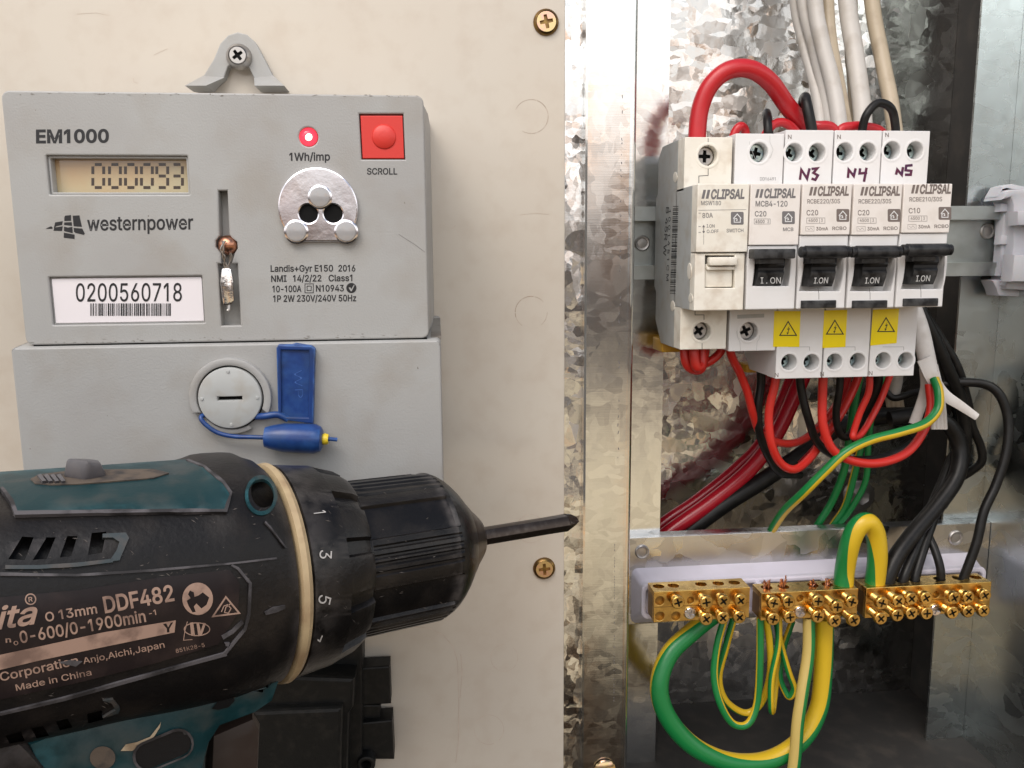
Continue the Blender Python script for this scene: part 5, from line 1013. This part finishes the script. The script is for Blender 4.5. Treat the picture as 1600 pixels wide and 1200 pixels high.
# bare copper strands in the middle bar
for (x, y, nst, lb) in ((1198, 914, 8, 'copper strands in the leftmost hole of the middle bar'), (1224, 912, 9, 'tall copper strands in the second hole of the middle bar'), (1270, 914, 8, 'copper strands in the third hole of the middle bar'), (1294, 912, 10, 'bright copper strands left of the fat earth hoop')):
    m = MB()
    for j in range(nst+6):
        a = pt(x+random.uniform(-6, 6), y+6, 22.5+random.uniform(-1, 1)); b_ = pt(x+random.uniform(-6, 6), y-random.uniform(1, 9 if nst != 9 else 14), 22.5+random.uniform(-1.2, 1.2)); c_ = a.lerp(b_, .5)+Vector((random.uniform(-.5, .5), 0, 0))
        tube(m, [a-Vector((0,0,2.5)), c_, b_], .24, 6, 3)
    o = obj('copper_strands', m, 'copper'); tag(o, lb, 'copper wire', 'bare copper wire ends'); recentre(o)
# ================================================================ cordless drill held in front of the meter
def camray_point(px, py, z): return CAM + ray(px, py)*z      # z = distance along the optical axis
C1 = camray_point(736, 841, 238); C0 = camray_point(421, 893, 205)
AX = (C1-C0).normalized(); LEN = (C1-C0).length
UP = Vector((0,0,1)); UP = (UP-AX*UP.dot(AX)).normalized(); SD = AX.cross(UP)
if SD.y > 0: SD = -SD                                         # SD faces the viewer
def dr(t, u, s): return C0+AX*t+UP*u+SD*s
dt = thing('cordless_drill', 'dusty teal and black cordless drill held in front of the meter', 'drill', dr(-40, -40, 0))
def ring_lathe(out, prof, n=48, rf=None, mi=0): lathe(out, prof, C0, AX, n, mi, ref=SD, rf=rf)
# chuck: t is measured along the axis from the cream ring
CH = 20.5
def flute(t, r, a):
    d = math.degrees(a) % 60
    if 19 < t < 44: return r-(.8 if 4 < d < 30 else 0)-(.5*(int(d*1.25) % 2) if (33 < d < 57 and t > 21) else 0)
    return r
m = MB(); ring_lathe(m, [(12, 19.5), (15, 20), (16, 21), (18, CH), (19.1, CH)]+[(19.3+k*2.2, CH+.1) for k in range(12)]+[(43, CH), (44.5, CH-.3), (46, CH-.9), (47.5, CH-1.8), (49, CH-3.0), (50.5, CH-4.4), (52, CH-6.0), (53.3, CH-7.6), (54.5, CH-9.3)], 288, flute)
chm = m; obj('chuck', m, 'drill2', dt, ang=25)
m = MB(); ring_lathe(m, [(52.8, CH-7.2), (54.6, CH-8.8), (56.6, CH-11.0), (58.8, 7.6), (60.2, 6.2), (60.8, 5.2), (60.6, 3.6)], 64); obj('chuck_nose', m, 'bit', dt)
def knob(t, r, a):
    if t > 11: return r-(1.5 if (math.degrees(a) % 30) < 9 else 0)
    return r
m = MB(); ring_lathe(m, [(1.5, 24.5), (2, 26.3), (8, 25.6), (10.9, 25.3), (11.2, 25.2), (13, 24.6), (16.5, 23.6), (18.5, 22.4), (18.8, 19)], 240, knob); colm = m
collar = obj('torque_collar', m, 'drill2', dt, ang=25)
m = MB(); ring_lathe(m, [(-1.5, 25.6), (-.9, 26.8), (.4, 27.0), (1.4, 26.3), (1.5, 24)], 72); obj('trim_ring', m, 'ringcream', dt)
# body
def sec(t):                                                    # half sizes: top, bottom, side; superellipse power
    K = [(-120, 28.2, 21, 29, 2.9), (-70, 28.4, 21.5, 29, 2.9), (-40, 28.2, 22.5, 29, 2.8), (-20, 28.6, 24.4, 29, 2.6), (-15, 30.0, 25.0, 29, 2.5), (-9, 30.2, 25.8, 28.4, 2.3), (-4, 28.2, 26.2, 27.4, 2.1), (-2, 26.4, 26.2, 26.6, 2.0)]
    for a, b_ in zip(K, K[1:]):
        if a[0] <= t <= b_[0]: f_ = (t-a[0])/(b_[0]-a[0]); f_ = f_*f_*(3-2*f_); return [a[i]+(b_[i]-a[i])*f_ for i in range(1, 5)]
    return list(K[0][1:])
m = MB(); ts = [-120+k*2 for k in range(60)]; n = 72; vs_ = []
for t in ts:
    a_, b_, c_, pw = sec(t)
    for i in range(n):
        an = 2*math.pi*i/n; cu, su = math.cos(an), math.sin(an)
        u = (abs(su)**(2/pw))*(a_ if su > 0 else -b_); s_ = (abs(cu)**(2/pw))*c_*(1 if cu > 0 else -1)
        vs_.append(dr(t, u, s_))
fs = [(j*n+i, j*n+(i+1) % n, (j+1)*n+(i+1) % n, (j+1)*n+i) for j in range(len(ts)-1) for i in range(n)]
fs += [tuple(range(n))[::-1], tuple((len(ts)-1)*n+i for i in range(n))]
m.add(vs_, fs); bodym = m
bvh = BVHTree.FromPolygons(m.v, [tuple(f) for f in m.f])
def onto(bv, off):
    def f_(x, y):
        d = ray(x, y).normalized(); h = bv.ray_cast(CAM, d)
        if h[0] is None: return None
        nn = h[1] if h[1].dot(d) < 0 else -h[1]
        return h[0]+nn*off
    return f_
BO = lambda off: onto(bvh, off)
# openings cut into the shell: bolt well, cooling slots
def cutter(poly, depth=7, taper=1.0):
    m_ = MB(); a = [BO(1.5)(*p) for p in poly]
    if any(q is None for q in a): return None
    c = sum(a, Vector())/len(a); dn = (c-CAM).normalized(); b_ = [q+dn*depth for q in a]
    hull(m_, a, b_); return m_
cuts = [circ(407, 775, 19, 24, 24)]
cuts += [[(34,845),(52,845),(38,878),(12,878)], [(72,845),(86,845),(72,876),(50,878)], [(104,843),(120,843),(110,872),(92,874)], [(142,838),(165,836),(158,866),(136,870)]]
cuts += [[(8,1140),(32,1133),(38,1146),(14,1150)], [(48,1128),(66,1124),(76,1138),(56,1142)], [(86,1118),(104,1113),(112,1126),(92,1130)], [(134,1106),(158,1100),(160,1114),(136,1120)]]
cm = MB()
for cpoly in cuts:
    q = cutter(cpoly, 9 if cpoly is cuts[0] else 6)
    if q: cm.merge(q)
def tmp(mb):
    me = bpy.data.meshes.new('t'); me.from_pydata([v for v in mb.v], [], mb.f); bm = bmesh.new(); bm.from_mesh(me); bmesh.ops.recalc_face_normals(bm, faces=bm.faces[:]); bm.to_mesh(me); bm.free()
    o = bpy.data.objects.new('t', me); COL.objects.link(o); return o
bo_, co_ = tmp(bodym), tmp(cm); md = bo_.modifiers.new('b', 'BOOLEAN'); md.operation = 'DIFFERENCE'; md.object = co_; md.solver = 'EXACT'; md.use_self = False
dg = bpy.context.evaluated_depsgraph_get(); ev = bo_.evaluated_get(dg); me = bpy.data.meshes.new_from_object(ev)
nm = MB(); nm.add([v.co.copy() for v in me.vertices], [tuple(p.vertices) for p in me.polygons]); print('body faces', len(nm.f), len(bodym.f))
for o in (bo_, co_): bpy.data.objects.remove(o)
body = obj('housing', nm if len(nm.f) > 500 else bodym, 'drill', dt, ang=40)
def patch(name, polys, off, mt, par=body, grid=14, label=None):
    m_ = MB()
    for p in polys: sheet(m_, p if isinstance(p[0], list) else [p], BO(off), 0, grid)
    if m_.f:
        # give the patch real thickness: skirt down into the shell
        bm = bmesh.new(); vv = [bm.verts.new(v) for v in m_.v]
        for f in m_.f:
            try: bm.faces.new([vv[i] for i in f])
            except ValueError: pass
        ed = [e for e in bm.edges if e.is_boundary]; r_ = bmesh.ops.extrude_edge_only(bm, edges=ed)
        for v in [g for g in r_['geom'] if isinstance(g, bmesh.types.BMVert)]:
            d = (v.co-C0); ax = C0+AX*d.dot(AX); v.co = v.co+(ax-v.co).normalized()*(off+.5)
        bmesh.ops.recalc_face_normals(bm, faces=bm.faces[:]); m2 = MB(); from_bm(bm, m2); m_ = m2
    return obj(name, m_, mt, par, label=label)
patch('top_cover', [[(-60,757),(0,742),(120,734),(262,724),(292,722),(318,732),(350,757),(360,772),(352,800),(300,801),(180,802),(26,806),(14,780),(0,768),(-60,775)]], .7, 'teal', dt)
patch('worn_edge', [[[(0,768),(5,767),(21,787),(27,804),(180,801),(300,799),(350,799),(358,775),(347,759),(319,734),(292,724),(294,722),(322,732),(350,756),(362,773),(354,803),(300,804),(180,806),(23,810),(15,790)]]], .95, 'wear', body, 8)
patch('selector_track', [[(48,755),(60,748),(100,743),(160,740),(240,739),(264,745),(240,753),(180,758),(120,763),(80,764),(55,762)]], .95, 'trackdirt', dt, 8)
tm = onto(bvh, 0); a = [onto(bvh, .5)(*p) for p in ((98,752),(132,757),(168,750),(164,742),(132,742),(104,744))]
if all(a): 
    m = MB(); hull(m, [q for q in a], [q+UP*(3.2 if i_ > 1 else 4.6)+AX*(-1.2 if i_ in (2,3) else .8)+SD*.3 for i_, q in enumerate(a)], bev=.8); 
    for k in range(4):
        b_ = [onto(bvh, .6)(*p) for p in ((58+k*10,752),(64+k*10,750),(72+k*10,761),(66+k*10,762))]
        if all(b_): hull(m, b_, [q+UP*.9+SD*.5 for q in b_])
    obj('speed_selector', m, 'selgrey', dt)
# bezels of slots and bolt well
for pg in ([(160,836),(196,834),(201,842),(186,876),(170,878),(182,860),(186,848),(176,842),(160,842)], [(8,884),(60,884),(120,880),(176,874),(176,879),(120,886),(60,890),(8,890)], [(160,1092),(176,1090),(187,1104),(184,1111),(160,1118),(180,1106),(174,1096)]): patch('slot_bezel', [[pg]], .6, 'tealwear', body, 8)
patch('bolt_well_rim', [[circ(407, 775, 25, 28, 31), circ(407, 775, 20, 28, 25)]], .35, 'teal', body, 8)
patch('shell_ridge', [[[(362,882),(372,886),(392,910),(390,960),(384,983),(352,1022),(349,1019),(380,981),(386,958),(388,912),(370,890),(360,884)]], [[(352,1018),(280,1038),(200,1060),(100,1088),(0,1112),(0,1116),(100,1093),(200,1065),(280,1043),(354,1023)]], [[(0,895),(120,897),(240,889),(360,879),(430,871),(430,874),(360,882),(240,893),(120,901),(0,900)]], [[(414,815),(446,856),(444,857),(412,817)]]], .5, 'wear', body, 8)
pp = patch('rating_plate', [[(-20,935),(120,922),(250,902),(358,890),(374,912),(371,958),(340,1006),(240,1036),(120,1066),(-20,1096)]], .3, 'plate', dt)
m = MB(); q = BO(.42)
text(m, 'ita', -8, 983, 56, 973, 33, q, .016, .35); sheet(m, [circ(47.5, 936, 9, 20), circ(47.5, 936, 7, 20)], q); text(m, 'R', 44, 940, 51, 939, 7, q, .02)
text(m, 'O', 71, 971, 86, 968, 14, q, .014); text(m, '13mm', 91, 967, 153, 957, 14, q, .014)
text(m, 'DDF482', 162, 957, 274, 937, 24, q, .020)
text(m, 'n', 8, 1003, 18, 1002, 8, q, .02); text(m, 'O', 21, 1007, 29, 1006, 6, q, .02); text(m, '0-600/0-1900min', 31, 1004, 229, 970, 18, q, .016); text(m, '-1', 231, 962, 246, 959, 8, q, .014)
sheet(m, [[(-20,1026),(60,1009),(160,987),(274,968),(272,987),(160,1010),(60,1031),(-20,1050)], [(254,974),(259,973),(262,979),(266,972),(270,971),(264,981),(264,987),(260,987),(260,981)]], q, 0, 10)
sheet(m, [circ(308, 935, 24, 30, 25), [(296,922),(302,925),(303,932),(309,930),(316,925),(326,933),(322,944),(314,950),(306,942),(302,947),(305,955),(300,956),(294,946),(291,938),(297,934),(293,928)]], q, 0, 8)
sheet(m, stroke([(352,932),(373,957),(332,962)], 2.6, True), q); sheet(m, stroke([(345,955),(349,946),(355,944),(360,950),(356,957),(350,956),(352,948),(360,942)], 1.6), q)
sheet(m, stroke(circ(307, 982, 20, 22, 10), 1.5, True), q); sheet(m, [[(296,972),(301,971),(304,993),(298,992)], [(306,972),(310,972),(313,985),(317,972),(321,973),(314,992),(309,992)]], q); sheet(m, stroke([(292,970),(288,985),(286,999),(300,998)], 1.2), q)
text(m, 'Corporation', 0, 1063, 124, 1036, 13, q, .012); text(m, 'Anjo,Aichi,Japan', 130, 1036, 258, 1010, 9.5, q, .006); text(m, 'Made in China', 24, 1078, 144, 1053, 9.5, q, .008); text(m, '851K28-5', 274, 1019, 320, 1009, 6, q, .002)
obj('lettering', m, 'tanink', pp)
for pg in ([(345,992),(362,983),(377,968),(380,973),(364,988),(348,998)], [(350,1003),(358,1003),(356,1009),(352,1008)], [(412,956),(426,948),(444,945),(444,950),(430,956),(414,960)], [(90,1034),(110,1030),(128,1032),(118,1040)],): patch('dirt_mark', [pg], .5, 'wear', body, 6)
m = MB()
for k in range(150):
    x, y = random.uniform(0, 430), random.choice((random.uniform(790, 880), random.uniform(700, 1150), random.gauss(805, 6), random.gauss(895, 6), random.gauss(1090, 14)))
    a_ = random.gauss(-.1, .7); l_ = random.uniform(2, 11); w_ = random.uniform(.5, 1.7)
    if 905 < y < 1080 and x < 375 and random.random() < .75: continue
    sheet(m, [[(x, y), (x+l_*.5*math.cos(a_)+w_*.3, y+l_*.5*math.sin(a_)-w_*.6), (x+l_*math.cos(a_), y+l_*math.sin(a_)), (x+l_*.45*math.cos(a_), y+l_*.45*math.sin(a_)+w_*.5)]], BO(.09 if 905 > y or y > 1080 else .5))
obj('scuffs', m, 'scuff', body)
bvc = BVHTree.FromPolygons(colm.v, [tuple(f) for f in colm.f]); q = onto(bvc, .3); m = MB()
for s_, (x, y), sl_ in (('1', (489, 799), .12), ('3', (499, 858), -.05), ('5', (499, 926), -.22), ('7', (487, 983), -.42), ('9', (460, 1024), -.9)):
    L_ = {'1': 8, '3': 17, '5': 18, '7': 15, '9': 9}[s_]; dx = L_*sl_/math.hypot(1, sl_); dy = L_/math.hypot(1, sl_)
    text(m, s_, x, y, x+dx, y+dy, 19 if s_ != '9' else 15, q, .0)
obj('numerals', m, 'whitedull', collar)
bvk = BVHTree.FromPolygons(chm.v, [tuple(f) for f in chm.f]); m = MB()
for k in range(60):
    on = k % 2; x, y = (random.uniform(560, 700), random.uniform(755, 960)) if on else (random.uniform(495, 560), random.uniform(735, 1030))
    a_ = random.gauss(0 if on else .9, .5); l_ = random.uniform(2, 10); w_ = random.uniform(.5, 1.4)
    sheet(m, [[(x, y), (x+l_*.5*math.cos(a_), y+l_*.5*math.sin(a_)-w_*.6), (x+l_*math.cos(a_), y+l_*math.sin(a_)), (x+l_*.45*math.cos(a_), y+l_*.45*math.sin(a_)+w_*.5)]], onto(bvk if on else bvc, .12))
obj('scuffs', m, 'scuff', collar)
# handle and trigger, in a plane through the drill
def onplane(px, py, s_):
    d = ray(px, py); o = C0+SD*s_; t = (o-CAM).dot(SD)/d.dot(SD); p = CAM+d*t-C0; return (p.dot(AX), p.dot(UP))
def slab(out, poly, s0, s1, bev): 
    lp = [onplane(x, y, s1) for x, y in poly]
    solid(out, [lp], s0, s1, bev, 0, fr=lambda a, b_, c_: dr(a, b_, c_))
m = MB(); slab(m, [(30,1165),(120,1130),(250,1095),(380,1050),(430,1040),(452,1050),(449,1066),(436,1104),(404,1126),(352,1146),(338,1168),(330,1200),(326,1330),(110,1330),(60,1230)], -21, 21, 5)
hm = m; handle = obj('handle', m, 'teal', dt)
m = MB(); slab(m, [(-120,1120),(30,1152),(52,1172),(82,1206),(112,1330),(-120,1330)], -20, 21.5, 4); obj('rear_grip', m, 'drill', dt)
bvh_h = BVHTree.FromPolygons(hm.v, [tuple(f) for f in hm.f]); q = onto(bvh_h, .3)
m = MB(); slab(m, [(330,1150),(400,1120),(412,1140),(408,1220),(404,1330),(322,1330)], -9, 9, 3); obj('trigger', m, 'trig', dt)
m = MB(); sheet(m, [circ(0,0,1,3)] if False else [[(188,1172),(196,1162),(214,1158),(234,1150),(251,1128),(249,1136),(240,1150),(222,1162),(206,1172),(192,1172)]], onto(bvh_h, .35), 0, 8); obj('plaster_smear', m, 'dirt', handle)
m = MB()
def oval(x0, y0, x1, y1, r, n=8):
    a = math.atan2(y1-y0, x1-x0); return [(x1+r*math.cos(a+math.radians(-90+180*i/n)), y1+r*math.sin(a+math.radians(-90+180*i/n))) for i in range(n+1)]+[(x0+r*math.cos(a+math.radians(90+180*i/n)), y0+r*math.sin(a+math.radians(90+180*i/n))) for i in range(n+1)]
sheet(m, [oval(230, 1180, 278, 1160, 20)], onto(bvh_h, .25), 0, 8); obj('direction_switch', m, 'toggle', handle)
m = MB(); sheet(m, [oval(230, 1180, 278, 1160, 24), oval(231, 1180, 278, 1161, 20.5)], onto(bvh_h, .6), 0, 8); obj('switch_rim', m, 'wear', handle)
m = MB(); sheet(m, [circ(160, 1183, 20, 20, 18)], onto(bvh_h, .3), 0, 8); obj('screw_well', m, 'trackdirt', handle)
m = MB(); sheet(m, [[(345,1090),(352,1086),(364,1086),(366,1094),(356,1104),(340,1108),(330,1106)]], onto(bvh_h, .4), 0, 8)
if m.f: obj('notch', m, 'black', handle)
# driver bit
bd = thing('driver_bit', 'dark worn cross head driver bit clamped in the drill chuck', 'driver bit', dr(LEN, 0, 0))
E0 = dr(58, 0, 0); tip = camray_point(905, 811, 1); dtp = ray(905, 811)
# end of bit: where the axis passes the photographed tip
tt = 96.5
m = MB()
hexr = lambda t, r, a: r*(1-.07*abs(math.sin(3*a)))
lathe(m, [(54, 2.65), (58, 2.65), (86, 2.7), (90, 2.75), (93, 2.8)], C0, AX, 24, ref=SD, rf=hexr); obj('shaft', m, 'bit', bd, ang=20)
m = MB()
def ph(t, r, a):
    f_ = max(0, min(1, (t-93)/3.0)); return r*(1-.38*f_*(abs(math.sin(2*a))**1.2))
lathe(m, [(93, 2.8), (94, 2.75), (95, 2.5), (96.5, 1.8), (97.6, 1.2), (98.1, .4)], C0, AX, 48, ref=SD, rf=ph); obj('cross_tip', m, 'bit', bd, ang=30)
# ================================================================ black boxes on the board, under the drill
bb = thing('black_housing', 'black plastic housing with two square lugs, on the board below the drill', 'plastic box', (-40, 0, -130))
def solid_px(par, name, poly, Y0, Y1, bev=.8, mt='blackbox'):
    m_ = MB(); solid(m_, [[xz(*p, Y0) for p in poly]], Y0, Y1, bev); return obj(name, m_, mt, par)
solid_px(bb, 'rear_shell', [(330,1000),(566,1004),(566,1048),(566,1290),(330,1290)], -14, -.05)
solid_px(bb, 'shell', [(380,1058),(440,1056),(554,1060),(552,1106),(545,1116),(540,1290),(340,1290)], -24, -13.9, 1.4)
solid_px(bb, 'front_cover', [(395,1112),(535,1106),(530,1290),(385,1290)], -28, -23.9, 1.4)
solid_px(bb, 'lug', [(560,1044),(609,1041),(611,1100),(562,1103)], -10, -2, .6)
solid_px(bb, 'lug', [(560,1102),(594,1102),(594,1130),(560,1132)], -8, -.1, .5)
solid_px(bb, 'lug', [(563,1130),(613,1125),(616,1187),(565,1187)], -11, -2, .6)
c = pt(572, 1196, -16); m = MB(); solid(m, [[(c.x+q[0], c.z+q[1]) for q in circ(0, 0, 3.4, 24)], [(c.x+q[0], c.z+q[1]) for q in circ(0, 0, 1.7, 20)]], -16, -2, .5); obj('screw_boss', m, 'blackbox', bb)
